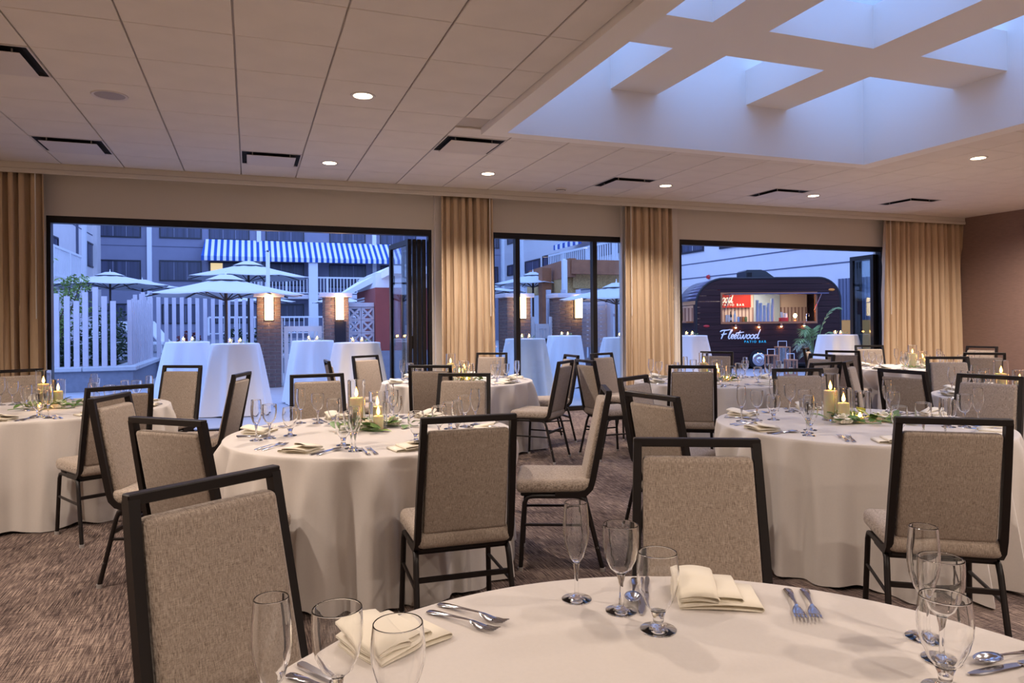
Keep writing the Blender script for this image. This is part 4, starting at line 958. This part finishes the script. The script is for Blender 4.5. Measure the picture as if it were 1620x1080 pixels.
def lantern(px, py_b, w_px, h_px, d, label):
    p = at(px, py_b, d); p.z = 0; w = w_px*d/FPX/2; h = h_px*d/FPX
    o = empty('lantern', p, -YAW, label, 'lantern', 'wooden lanterns before the trailer')
    for sx in (-1, 1):
        for sy in (-1, 1): MB().box((sx*w-.016, sy*w-.016, .03), (sx*w+.016, sy*w+.016, h)).build('corner_post', MT['copper'], o)
    MB().rbox((-w-.02, -w-.02, 0), (w+.02, w+.02, .04), .004, 1).build('base', MT['copper'], o); MB().rbox((-w-.02, -w-.02, h), (w+.02, w+.02, h+.03), .004, 1).build('top', MT['copper'], o)
    for sx in (-1, 1): MB().box((sx*w-.002, -w+.016, .04), (sx*w+.002, w-.016, h)).build('pane', MT['glass'], o); MB().box((-w+.016, sx*w-.002, .04), (w-.016, sx*w+.002, h)).build('pane', MT['glass'], o)
    MB().tube([(-w*.8, 0, h+.03), (-w*.8, 0, h+.17), (w*.8, 0, h+.17), (w*.8, 0, h+.03)], .01, 6).build('handle', MT['paint_white'], o)
    c = empty('lantern_candle', p+Vector((0, 0, .04)), label='pale candle inside '+label, cat='candle', group='candles in the lanterns')
    MB().lathe([(0, 0), (.045, 0), (.045, .16), (0, .155)], 16).build('wax', MT['wax'], c, smooth=40); MB().tube([(0, 0, .15), (0, 0, .18)], .004, 5).build('wick', MT['wick'], c)
lantern(1220, 585, 14, 27, 18.4, 'the middle-sized copper lantern'); lantern(1238, 583, 17, 38, 18.8, 'the tallest copper lantern'); lantern(1251, 590, 14, 24, 17.4, 'the smallest copper lantern')

# ================================================================== CLOTHS
def cloth_mesh(R, z, hem, flare, amp, folds, seed, dents=(), n=216, rows=22):
    rnd = random.Random(seed); terms = [(folds, 1., rnd.uniform(0, 6.3)), (folds+rnd.choice((3, 4)), .5, rnd.uniform(0, 6.3)), (max(3, folds-5), .45, rnd.uniform(0, 6.3)), (folds*2+1, .25, rnd.uniform(0, 6.3))]
    def fold(a): s_ = sum(w*math.cos(k*a+p) for k, w, p in terms)/1.45; return 1.25*s_**1.4 if s_ > 0 else .75*s_
    vs_ = [(0, 0, z)]; fs_ = []; rings = []
    def ring(f):
        rings.append(len(vs_)); vs_.extend(f(2*PI*k/n) for k in range(n))
    for r in (.35, .75, .95): ring(lambda a: (R*r*math.cos(a), R*r*math.sin(a), z))
    for e in (0, 30, 60):
        ea = math.radians(e); ring(lambda a: ((R-.012+.012*math.sin(ea))*math.cos(a), (R-.012+.012*math.sin(ea))*math.sin(a), z-.012+.012*math.cos(ea)))
    for j in range(rows):
        t = (j+.3)/(rows-.7); zz = z-.012-(z-.012-hem)*t
        def f(a):
            g = fold(a); r = R + flare*t + amp*(t**.6)*g
            for da, lim, hw in dents:
                d = (a-da+PI) % (2*PI)-PI
                if abs(d) < hw*1.6 and r > lim:
                    k = min(1, max(0, (hw*1.6-abs(d))/(hw*.6))); k = k*k*(3-2*k); kz = min(1, max(0, (t-.08)/.25)); r = r*(1-k*kz)+lim*k*kz
            dz = .012*math.cos(a*folds*.7+seed)*(1 if j == rows-1 else 0)
            return (r*math.cos(a), r*math.sin(a), max(.006, zz+dz))
        ring(f)
    for k in range(n): fs_.append((0, rings[0]+k, rings[0]+(k+1) % n))
    for a, b_ in zip(rings, rings[1:]):
        for k in range(n): l = (k+1) % n; fs_.append((a+k, b_+k, b_+l, a+l))
    q = MB(); q.add(vs_, fs_); return q
def votive(p, label, group, r=.035, h=.075):
    o = empty('votive_candle', p, label=label, cat='candle', group=group)
    MB().lathe([(0, 0), (r, 0), (r, h), (r-.004, h), (r-.004, .006), (0, .006)], 16).build('cup', MT['glass'], o, smooth=40)
    MB().lathe([(0, .007), (r-.006, .007), (r-.006, h*.45), (0, h*.45)], 14).build('wax', MT['wax'], o, smooth=40)
    MB().lathe([(0, h*.46), (.011, h*.6), (.007, h*.85), (0, h*1.05)], 10).build('flame', MT['flame'], o, smooth=60)
LEAFM = {}
def sprig(p, rz, n, seed, label, group, size=.045, spread=.11):
    rnd = random.Random(seed); o = empty('leaf_sprig', p, rz, label, 'greenery', group)
    b = MB(); pts = [Vector((-spread+2*spread*i/6, .015*math.sin(i*1.3+seed), .008+.006*math.sin(i))) for i in range(7)]; b.tube(pts, .0025, 5); b.build('stem', MT['leaf_a'], o)
    if 'm' not in LEAFM:
        q = MB(); P = [(0, 0, 0), (.25, .22, .06), (.55, .27, .10), (.85, .16, .05), (1, 0, -.03), (.85, -.16, .05), (.55, -.27, .10), (.25, -.22, .06), (.3, 0, .02), (.6, 0, .05)]
        q.add(P, [(0, 8, 1), (8, 9, 2, 1), (9, 4, 3, 2), (0, 7, 8), (8, 7, 6, 9), (9, 6, 5, 4)])
        for k in ('leaf_a', 'leaf_b'):
            me = bpy.data.meshes.new('leaf'); me.from_pydata(q.v, [], q.f); me.materials.append(MT[k]); me.polygons.foreach_set('use_smooth', [True]*len(me.polygons)); LEAFM[k] = me
        LEAFM['m'] = 1
    for i in range(n):
        l = link('leaf', LEAFM[rnd.choice(('leaf_a', 'leaf_a', 'leaf_b'))], o); k = rnd.choice(pts)
        l.location = k + Vector((rnd.uniform(-.02, .02), rnd.uniform(-.02, .02), rnd.uniform(.002, .022))); s_ = size*rnd.uniform(.75, 1.3); l.scale = (s_*1.1, s_, s_)
        l.rotation_euler = (rnd.uniform(-.35, .35), rnd.uniform(-.55, .1), rnd.uniform(0, 6.28))
    return o
CT = [(297, 540, 12.3, 'cocktail table beside the planter wall'), (372, 543, 10.9, 'cocktail table under the big umbrella'), (495, 538, 12.4, 'cocktail table before the white gate'), (565, 541, 10.9, 'cocktail table before the pierced block screen'),
      (831, 535, 12.5, 'cocktail table close behind the fixed window glass'), (893, 529, 15.0, 'cocktail table before the window-side brick pillar'), (985, 533, 12.9, 'cocktail table half behind the curtain'), (1090, 530, 14.0, 'cocktail table at the planked end of the trailer'), (1325, 528.5, 13.6, 'cocktail table beside the potted palm')]
for i, (px, py, d, nm) in enumerate(CT):
    p = at(px, py, d); zt = 1.075
    o = empty('cocktail_table', (p.x, p.y, 0), label='tall round %s, under its white cloth' % nm, cat='table', group='cocktail tables on the patio')
    MB().lathe([(0, zt-.03), (.345, zt-.03), (.345, zt-.006), (0, zt-.006)], 40).build('top', MT['plywood'], o, smooth=40); MB().tube([(0, 0, .02), (0, 0, zt-.03)], .035, 12).build('pole', MT['chair_metal'], o, smooth=60); MB().lathe([(0, .04), (.06, .035), (.24, .015), (.25, 0), (0, 0)], 24).build('base', MT['chair_metal'], o, smooth=40)
    cloth_mesh(.352, zt, .015, .15, .06, 7, 40+i, n=120, rows=16).build('tablecloth', MT['cloth_out'], None, loc=(p.x, p.y, 0), rz=i*1.3, smooth=70, label='white floor-length cloth on the %s' % nm, cat='tablecloth', group='cloths on the cocktail tables')
    for k, (dx, dy) in enumerate(((-.06, -.04), (.07, .02))):
        votive(Vector((p.x, p.y, zt+.001)) + RGT*dx + FWD*dy, 'small lit votive candle on the %s' % nm, 'votives on the cocktail tables')
    q = Vector((p.x, p.y, zt+.003)) + RGT*.14 + FWD*.03
    sprig(q, i, 6, 60+i, 'small green sprig beside votives on the %s' % nm, 'sprigs on the cocktail tables', .04, .05)
# ================================================================== TABLES, CHAIRS, TABLEWARE
ZT = .73; RT = .82
TBL = {'T1': ((.62, .784), 'the round table without candles'), 'T2': ((.67, 4.18), 'the awning-facing table beside the candleless one'), 'T3': ((3.46, 3.34), 'the trailer-facing table beside the candleless one'),
       'T4': ((-1.42, 6.35), 'the candle table facing the slatted fence'), 'T5': ((2.13, 7.5), 'the candle table by the folded doors'), 'T6': ((4.58, 6.30), 'the candle table at the trailer opening'),
       'T7': ((8.12, 6.78), 'the candle table at the corner curtain'), 'T8': ((5.97, 3.83), 'the candle table beside the brown wall')}
OCT = ('wall side', 'window and wall side', 'window side', 'window and fence side', 'fence side', 'room and fence side', 'room side', 'room and wall side')
def octant(dx, dy): return OCT[int(round(math.atan2(dy, dx)/(PI/4))) % 8]
V3 = lambda p, z=0.: Vector((p[0], p[1], z))
# chairs: (position of the top rail, facing in degrees, table)
CH = [(-.10, 1.91, -56, 'T1'), (1.35, 1.95, -116, 'T1'), (-.77, 5.08, 119, 'T4'), (-.72, 4.43, -18, 'T2'), (-.32, 3.21, 48, 'T2'), (-.60, 7.42, -120, 'T4'), (-.06, 6.0, 163, 'T4'), (.48, 5.6, -86, 'T2'),
      (.76, 7.68, 0, 'T5'), (1.30, 8.62, -57, 'T5'), (.84, 2.79, 87, 'T2'), (1.92, 3.65, 157, 'T2'), (1.52, 5.17, -120, 'T2'), (1.53, 6.3, 62, 'T5'), (2.88, 8.55, -121, 'T5'), (2.91, 6.37, 135, 'T5'), (3.50, 7.50, 178, 'T5'),
      (3.14, 6.41, 2, 'T6'), (4.01, 7.73, -67, 'T6'), (2.49, 4.33, -58, 'T3'), (3.54, 5.16, 60, 'T6'), (1.97, 3.24, 10, 'T3'), (4.03, 4.46, -108, 'T3'), (5.42, 7.38, -138, 'T6'), (7.13, 7.73, -50, 'T7'), (5.96, 6.22, 175, 'T6'),
      (4.84, 5.0, 98, 'T6'), (5.12, 5.03, -54, 'T8'), (6.84, 6.80, 30, 'T7'), (8.55, 8.0, -118, 'T7'), (4.57, 3.98, 2, 'T8'), (6.56, 5.18, -118, 'T8'), (4.66, 3.37, -166, 'T3'), (7.66, 5.60, 45, 'T7'), (9.42, 6.92, 190, 'T7'), (2.52, 1.97, 55, 'T3')]
p = at_z(26, 584.5, .98); CH.append((p.x, p.y, -66, 'T4'))

def make_chair():
    r = empty('banquet_chair')
    HW = .19; px_ = [(-.013, -.016), (.013, -.016), (.013, .016), (-.013, .016)]
    b = MB()
    for s in (-1, 1):
        pts = [(s*.187, 0, .967), (s*.192, .028, .82), (s*.197, .062, .65), (s*.2, .092, .50), (s*.2, .106, .452), (s*.2, .132, .425), (s*.2, .17, .415), (s*.2, .30, .413)]
        b.sweep(pts, [(u, w) for u, w in px_], up=(s*1., 0, 0)) if 0 else b.sweep(pts, px_, up=(0, 1, .15))
    b.rbox((-.2, -.016, .955), (.2, .016, .982), .003, 1)
    b.build('back_frame', MT['chair_metal'], r, smooth=35)
    def bend(v):                                  # lean and taper of the upholstered back
        t = (.92-v.z)/.42; return Vector((v.x*(1+.05*t), v.y + .008 + .092*t - .014*(1-abs(2*t-1)**2)*0, v.z))
    b = MB(); bm = MB(); bm.rbox((-.172, -.018, .485), (.172, .034, .925), .016, 3)
    b.add(bm.v, bm.f, 0, bend); b.build('back_cushion', MT['linen'], r, smooth=50)
    b = MB(); bm = MB(); bm.rbox((-.205, .085, .42), (.205, .515, .498), .03, 4)
    b.add(bm.v, bm.f, 0, lambda v: Vector((v.x*(1+.06*(v.y-.085)/.43), v.y, v.z + .012*(1-((v.x/.2)**2))*(1-((v.y-.3)/.215)**2)*(1 if v.z > .46 else 0)))); b.build('seat_cushion', MT['linen'], r, smooth=50)
    MB().rbox((-.19, .12, .402), (.19, .49, .422), .006, 1).build('seat_board', MT['chair_metal'], r)
    for s in (-1, 1):
        MB().tube([(s*.2, .20, .405), (s*.2, .165, .402), (s*.201, .140, .386), (s*.203, .127, .35), (s*.212, .045, .012)], .0125, 8).build('leg', MT['chair_metal'], r, smooth=60)
        MB().tube([(s*.2, .20, .405), (s*.2, .42, .405), (s*.201, .452, .398), (s*.202, .468, .37), (s*.205, .478, .25), (s*.212, .492, .012)], .0125, 8).build('leg', MT['chair_metal'], r, smooth=60)
        MB().tube([(s*.206, .102, .25), (s*.205, .478, .25)], .008, 6).build('stretcher', MT['chair_metal'], r, smooth=60)
        for y in (.045, .492): MB().lathe([(0, 0), (.014, 0), (.0145, .02), (0, .02)], 10, (s*.2125, y, 0)).build('foot_glide', MT['glide'], r, smooth=40)
        MB().lathe([(0, -.004), (.006, 0)], 8, fn=lambda v: Vector((s*.2075+s*.013+s*v.z, .072+v.x, .13+v.y))).build('screw', MT['glide'], r)
    MB().box((-.204, .108, .278), (.204, .124, .298)).build('crossbar', MT['chair_metal'], r)
    MB().box((-.2, .15, .385), (.2, .17, .402)).build('seat_brace', MT['chair_metal'], r)
    return r
proto = make_chair()
dents = {}
for i, (x, y, a, t) in enumerate(CH):
    o = proto if i == 0 else copy_tree(proto)
    place(o, (x, y, 0), math.radians(a-90)); c, nm = TBL[t]
    tag(o, 'linen banquet chair at %s of %s' % (octant(x-c[0], y-c[1]), nm), 'chair', 'banquet chairs at %s' % nm)
    d = math.hypot(x-c[0], y-c[1]); f = math.radians(a); rx, ry = x+.52*math.cos(f)-c[0], y+.52*math.sin(f)-c[1]
    lim = min(math.hypot(rx+s*.23*-math.sin(f), ry+s*.23*math.cos(f)) for s in (-1, 0, 1))-.015
    if lim < RT+.13: dents.setdefault(t, []).append((math.atan2(ry, rx), lim, .29))

for k, (t, (c, nm)) in enumerate(TBL.items()):
    o = empty('round_table', V3(c), label='round folding table beneath the cloth of %s' % nm, cat='table', group='round banquet tables')
    MB().lathe([(0, ZT-.03), (RT-.012, ZT-.03), (RT-.012, ZT-.005), (0, ZT-.005)], 48).build('tabletop', MT['plywood'], o, smooth=40)
    for s in range(4):
        a = PI/4+s*PI/2+.3; MB().tube([(.45*math.cos(a), .45*math.sin(a), ZT-.03), (.47*math.cos(a), .47*math.sin(a), 0)], .016, 8).build('leg', MT['chair_metal'], o, smooth=60)
    cloth_mesh(RT, ZT, .012, .05, .095, 19, 5+k*3, dents.get(t, ()), n=288, rows=26).build('tablecloth', MT['cloth'], None, loc=V3(c), smooth=70,
        label='white cloth draped to the floor over %s' % nm, cat='tablecloth', group='white cloths on the round tables')

# ---- tableware prototypes
def lathe_glass(name, bowl, stem, foot, n=28):
    r = empty(name)
    MB().lathe(bowl, n).build('bowl', MT['crystal'], r, smooth=50); MB().lathe(stem, 14).build('stem', MT['glass_thick'], r, smooth=60); MB().lathe(foot, n).build('foot', MT['crystal'], r, smooth=50)
    return r
def shell(outer, t=.0019):       # closed thin wall from an outer profile (bottom to rim)
    (ra, za), (rb, zb) = outer[-2:]; f = 1-.0012/(zb-za); outer = outer[:-1] + [(ra+(rb-ra)*f, za+(zb-za)*f), (rb, zb)]      # holding loop under the rim
    inner = [(max(0, r-t), z+(t if i == 0 else 0)) for i, (r, z) in enumerate(outer)]
    return outer + [(outer[-1][0]-t/2, outer[-1][1]+t*.6)] + inner[::-1]
def foot_prof(r): return [(0, 0), (r, 0), (r, .002), (r*.8, .004), (r*.35, .007), (.006, .012), (0, .012)]
G = {}
G['flute'] = lathe_glass('champagne_flute', shell([(0, .082), (.008, .084), (.018, .10), (.0262, .126), (.0298, .15), (.0292, .18), (.0258, .22)]),
                         [(.0055, .010), (.0042, .03), (.0048, .06), (.008, .083), (0, .084)], foot_prof(.034))
G['wine'] = lathe_glass('wine_glass', shell([(0, .080), (.010, .082), (.024, .094), (.034, .115), (.0385, .14), (.0395, .165), (.0385, .188)]),
                        [(.006, .010), (.0045, .03), (.005, .06), (.010, .081), (0, .082)], foot_prof(.034))
G['water'] = lathe_glass('water_goblet', shell([(0, .038), (.016, .040), (.026, .052), (.036, .075), (.0425, .10), (.0435, .122), (.041, .145), (.0395, .158)]),
                         [(.014, .010), (.0105, .018), (.012, .028), (.016, .039), (0, .04)], foot_prof(.037))
GN = {'flute': ('clear champagne flute', 'glass'), 'wine': ('stemmed wine glass', 'glass'), 'water': ('stout water goblet', 'glass')}
# far glasses are one mesh each
def one_mesh(root, name):
    me = bpy.data.meshes.new(name); vs_ = []; fs_ = []; mi = []; mats = []
    for ch in root.children:
        b0 = len(vs_); vs_ += [v.co.copy() for v in ch.data.vertices]; m_ = ch.data.materials[0]
        if m_ not in mats: mats.append(m_)
        for p_ in ch.data.polygons: fs_.append([i+b0 for i in p_.vertices]); mi.append(mats.index(m_))
    me.from_pydata(vs_, [], fs_)
    for m_ in mats: me.materials.append(m_)
    me.polygons.foreach_set('material_index', mi); me.polygons.foreach_set('use_smooth', [True]*len(fs_)); me.set_sharp_from_angle(angle=math.radians(50)); return me
bpy.context.view_layer.update()
G1 = {k: one_mesh(o, o.name) for k, o in G.items()}
# cutlery, lying along local Y (tip at +Y)
def strip(prof, t=.0016):        # (y, half width, z)
    vs_ = []; fs_ = []; n = len(prof)
    for y, w, z in prof: vs_ += [(-w, y, z), (w, y, z), (w*.8, y, z+t), (-w*.8, y, z+t)]
    for i in range(n-1):
        a, b_ = i*4, i*4+4
        for k in range(4): l = (k+1) % 4; fs_.append((a+k, a+l, b_+l, b_+k))
    fs_ += [(3, 2, 1, 0), (n*4-4, n*4-3, n*4-2, n*4-1)]
    q = MB(); q.add(vs_, fs_); return q
HND = [(-.098, .006, .002), (-.09, .0105, .003), (-.07, .0095, .005), (-.03, .005, .008), (.0, .0032, .010), (.02, .003, .011)]
def make_fork():
    r = empty('fork'); strip(HND).build('handle', MT['steel'], r, smooth=40)
    strip([(.02, .003, .011), (.03, .008, .009), (.045, .0125, .006), (.058, .0125, .005)]).build('head', MT['steel'], r, smooth=40)
    for i in range(4): x = (i-1.5)*.0072; q = strip([(.056, .0021, .005), (.075, .0019, .006), (.092, .0014, .010)]); q.v = [(v[0]+x, v[1], v[2]) for v in q.v]; q.build('tine', MT['steel'], r, smooth=40)
    return r
def make_spoon():
    r = empty('spoon'); strip(HND).build('handle', MT['steel'], r, smooth=40); b = MB(); vs_ = []; fs_ = []; NR, NA = 5, 18
    for j in range(NR+1):
        f = j/NR
        for k in range(NA): a = 2*PI*k/NA; x, y = .0185*f*math.cos(a), .031*f*math.sin(a); vs_.append((x*(1-.15*math.sin(a)), .048+y, .003+.009*f*f))
    for j in range(NR):
        for k in range(NA): l = (k+1) % NA; fs_.append((j*NA+k, j*NA+l, (j+1)*NA+l, (j+1)*NA+k))
    b.add(vs_, fs_); o = b.build('bowl', MT['steel'], r, smooth=60); md = o.modifiers.new('thickness', 'SOLIDIFY'); md.thickness = .0015; return r
def make_knife():
    r = empty('table_knife'); strip([(-.11, .006, .001), (-.10, .009, .001), (-.06, .0085, .001), (-.01, .0065, .001)], .006).build('handle', MT['steel'], r, smooth=40)
    strip([(-.01, .005, .002), (.0, .0085, .002), (.06, .0095, .002), (.09, .008, .002), (.11, .003, .002)], .0022).build('blade', MT['steel'], r, smooth=40); return r
C_ = {'fork': make_fork(), 'spoon': make_spoon(), 'knife': make_knife()}
CN = {'fork': 'steel dinner fork', 'spoon': 'steel soup spoon', 'knife': 'steel table knife'}
def make_napkin(seed):
    rnd = random.Random(seed); r = empty('folded_napkin'); steps = [(-.10, .075, .0, .000), (-.10, .035, .010, .012), (-.10, -.018, .012, .026)]
    # three pleats stepped over one another, each a folded double sheet with a rounded fold edge
    for i, (x0, x1, off, zb) in enumerate(steps):
        L = x1-x0; h = .068; vs_ = []; fs_ = []; NX = 10
        prof_ = [(x0+L*k/NX, zb + .001 + .003*math.sin(PI*k/NX)) for k in range(NX+1)] + [(x1+.004, zb+.006)] + [(x1-L*k/NX, zb + .011 - .007*(k/NX)**2 + .004*math.sin(PI*k/NX)) for k in range(NX+1)]
        skew = (.0, .012, -.02)[i]
        for y in (-h, -h*.3, h*.3, h): vs_ += [(x, y + off + skew*(x-x0)/L*(1 if y > 0 else .4), z + (.006*i*(y/h) if i == 2 else 0)) for x, z in prof_]
        n_ = len(prof_)
        for j in range(3):
            for k in range(n_-1): fs_.append((j*n_+k, (j+1)*n_+k, (j+1)*n_+k+1, j*n_+k+1))
        q = MB(); q.add(vs_, fs_); o = q.build('pleat', MT['napkin'], r, smooth=45); md = o.modifiers.new('thickness', 'SOLIDIFY'); md.thickness = .0016; md.offset = 0
    return r
NK = [make_napkin(1)]
used = set()
def inst(proto, key, loc, rz, label, cat, group):
    o = proto if key not in used else copy_tree(proto)
    used.add(key); place(o, loc, rz); return tag(o, label, cat, group)
def setting(t, ang, seed, dr=0., skip=(), parts=True, no=(0, 0), go=0.):
    c, nm = TBL[t]; rnd = random.Random(seed); a = math.radians(ang); e = Vector((math.cos(a), math.sin(a), 0)); rt = Vector((-math.sin(a), math.cos(a), 0)); j = lambda s=.012: rnd.uniform(-s, s)
    P = lambda r, s, z=.0005: V3(c, ZT+z) + e*(r+dr) + rt*s
    oc = octant(e.x, e.y); rz = a + PI/2                                            # local +Y points to the centre
    if 'nap' not in skip: inst(NK[0], 'nap', P(.70+j()+no[1], j()+no[0]), rz + PI + rnd.uniform(-.15, .15), 'cream pleated napkin at %s of %s' % (oc, nm), 'napkin', 'napkins on %s' % nm)
    for s, k in ((-.175, 'fork'), (-.212, 'fork'), (.150, 'knife'), (.180, 'spoon')):
        if k in skip: continue
        inst(C_[k], k, P(.67+j(.008), s+j(.005)), rz + rnd.uniform(-.06, .06), '%s at %s of %s' % (CN[k], oc, nm), 'cutlery', '%ss on %s' % (k if k != 'knife' else 'knive', nm))
    for k, r, s in (('water', .483, .125), ('wine', .56, .209), ('flute', .616, .29)):
        if k in skip: continue
        lb, ct = GN[k]; pos = P(r+j(), s+j()+go)
        if parts: inst(G[k], k, pos, rnd.uniform(0, 6), '%s at %s of %s' % (lb, oc, nm), ct, '%s set on %s' % (k, nm))
        else: link(G[k].name.split('.')[0], G1[k], None, pos, rnd.uniform(0, 6), '%s at %s of %s' % (lb, oc, nm), ct, '%s set on %s' % (k, nm))
setting('T1', 58, 1, no=(-.03, -.015)); setting('T1', 122, 2, no=(-.05, 0), go=.032); setting('T1', -4, 3)
for a in (276, 227, 160, 98, 45, 335): setting('T2', a, a, -.04)
for a in (124, 178, 237, 68, 2, 300): setting('T3', a, a+7, -.02)
for a in (300, 345, 255, 50, 205, 110): setting('T4', a, a+13, -.03, parts=False)
for a in (240, 0, 300, 55, 122, 180): setting('T5', a, a+17, -.03, parts=False)
for a in (228, 176, 115, 55, 356, 285): setting('T6', a, a+23, -.03, parts=False)
for a in (180, 110, 40, 355, 245, 300): setting('T7', a, a+29, -.03, parts=False)
for a in (146, 194, 62, 104, 240, 20): setting('T8', a, a+31, -.03, parts=False)

# ---- candle centrepieces
def hurricane(p, r, h, label, grp):
    o = empty('glass_cylinder', p, label=label, cat='vase', group=grp)
    MB().lathe([(r, 0), (r, h-.001), (r, h), (r-.0015, h+.001), (r-.003, h), (r-.003, h-.001), (r-.003, 0), (r, 0)], 36).build('wall', MT['crystal'], o, smooth=40)
    MB().lathe([(0, 0), (r-.0035, 0), (r-.0035, .010), (0, .010)], 32).build('base', MT['glass_thick'], o, smooth=40)
def candle(p, r, h, label, grp, lit=True):
    o = empty('pillar_candle', p, label=label, cat='candle', group=grp)
    MB().lathe([(0, 0), (r, 0), (r, h-.004), (r-.004, h), (r*.7, h-.003), (0, h-.006)], 28).build('wax', MT['wax'], o, smooth=40)
    MB().tube([(0, 0, h-.008), (.001, 0, h+.006), (.003, 0, h+.014)], .0014, 6).build('wick', MT['wick'], o)
    if lit:
        MB().lathe([(0, h+.004), (.007, h+.011), (.0105, h+.022), (.008, h+.036), (.0035, h+.05), (0, h+.06)], 14).build('flame', MT['flame'], o, smooth=60)
def rose(p, rz, label, grp, s=1.):
    o = empty('white_rose', p, rz, label, 'flower', grp); rnd = random.Random(int(p[0]*1000))
    k = 0
    for ring, (n, r0, h, tilt) in enumerate(((3, .006, .040, .12), (4, .013, .042, .35), (5, .021, .038, .65), (6, .029, .030, 1.0))):
        for i in range(n):
            a = 2*PI*i/n + ring*.6; vs_ = []; fs_ = []; W = 5; H = 4; w = (.013+.006*ring)*s
            for y in range(H+1):
                v = y/H
                for x in range(W+1):
                    u = x/W*2-1; ww = w*math.sin(PI*(.25+.62*v))*u*1.25; cup = (1-u*u)
                    rr = (r0*.5 + tilt*.022*v*v + (.012*(1-v)*0) + cup*.004*(1-v) - .006*u*u)*s + (.004*s*max(0, v-.75)*4*tilt)
                    vs_.append((rr*math.cos(a)-ww*math.sin(a), rr*math.sin(a)+ww*math.cos(a), (.004+h*(v**.9)*(1-.18*u*u) - .006*max(0, v-.8)*5*tilt)*s))
            for y in range(H):
                for x in range(W): q_ = y*(W+1)+x; fs_.append((q_, q_+1, q_+W+2, q_+W+1))
            b = MB(); b.add(vs_, fs_); b.build('petal', MT['rose'], o, smooth=70)
    MB().lathe([(0, 0), (.012*s, .002), (.014*s, .012*s), (0, .02*s)], 10).build('calyx', MT['leaf_a'], o, smooth=50)
def centre(t, items, roses, sprigs, tea=()):
    c, nm = TBL[t]; g = 'centrepiece of %s' % nm
    words = {'tall': 'tall', 'mid': 'middle-height', 'short': 'low'}
    for (x, y, k, lit) in items:
        r, h, cr_, chh = {'tall': (.052, .29, .040, .175), 'mid': (.052, .21, .034, .11), 'short': (.052, .165, .030, .075)}[k]
        p = V3((x, y), ZT+.001); hurricane(p, r, h, '%s clear glass cylinder on %s' % (words[k], nm), g)
        if lit: candle(p+Vector((0, 0, .0105)), cr_, chh, '%s lit ivory candle in glass on %s' % (words[k], nm), g)
    for i, (x, y) in enumerate(roses): rose(V3((x, y), ZT+.002), i*1.7, 'white rose bloom lying on %s' % nm, g, 1.45)
    for i, (x, y, a, n) in enumerate(sprigs): sprig(V3((x, y), ZT+.002), a, n, int(x*100)+i*7, 'green leaf sprig by the candles on %s' % nm, g, .082, .14)
    for x, y in tea: votive(V3((x, y), ZT+.001), 'tiny lit tealight glass on %s' % nm, g, .028, .05)
centre('T2', [(.60, 4.34, 'tall', 1), (.735, 4.40, 'mid', 1), (.71, 4.22, 'short', 1)], [(.655, 4.235), (.82, 4.35)], [(.60, 4.20, -.4, 14), (.83, 4.30, -.2, 10), (.66, 4.45, .9, 10)])
centre('T3', [(3.42, 3.50, 'tall', 1), (3.41, 3.385, 'mid', 1), (3.70, 3.52, 'short', 0)], [(3.355, 3.335), (3.66, 3.32)], [(3.42, 3.30, -.5, 13), (3.56, 3.36, -.3, 14), (3.62, 3.28, -.6, 13), (3.54, 3.47, .3, 10)], [(3.555, 3.40)])
centre('T4', [(-1.50, 6.42, 'tall', 1), (-1.42, 6.50, 'mid', 1), (-1.55, 6.28, 'short', 0)], [(-1.38, 6.34), (-1.22, 6.58)], [(-1.56, 6.30, .2, 12), (-1.40, 6.33, -.3, 14), (-1.28, 6.5, -.2, 10)], [(-1.49, 6.28)])
def generic(t, rot, k, off=Vector((0, 0, 0))):
    c, nm = TBL[t]; c = (c[0]+off.x, c[1]+off.y); R2 = lambda x, y: (c[0]+x*math.cos(rot)-y*math.sin(rot), c[1]+x*math.sin(rot)+y*math.cos(rot))
    centre(t, [(*R2(-.09, .03), 'tall', 1), (*R2(.05, .08), 'mid', 1), (*R2(.04, -.05), 'short', 1)], [R2(-.03, -.1), R2(.15, 0)], [(*R2(-.05, -.1), rot-.2, 11), (*R2(.16, -.03), rot+.2, 11), (*R2(-.13, -.05), rot+.9, 6)], [R2(.13, -.09)])
generic('T5', -.6, 0); generic('T6', -.5, 1); generic('T7', -.5, 2); generic('T8', -.7, 3, RGT*-.27)
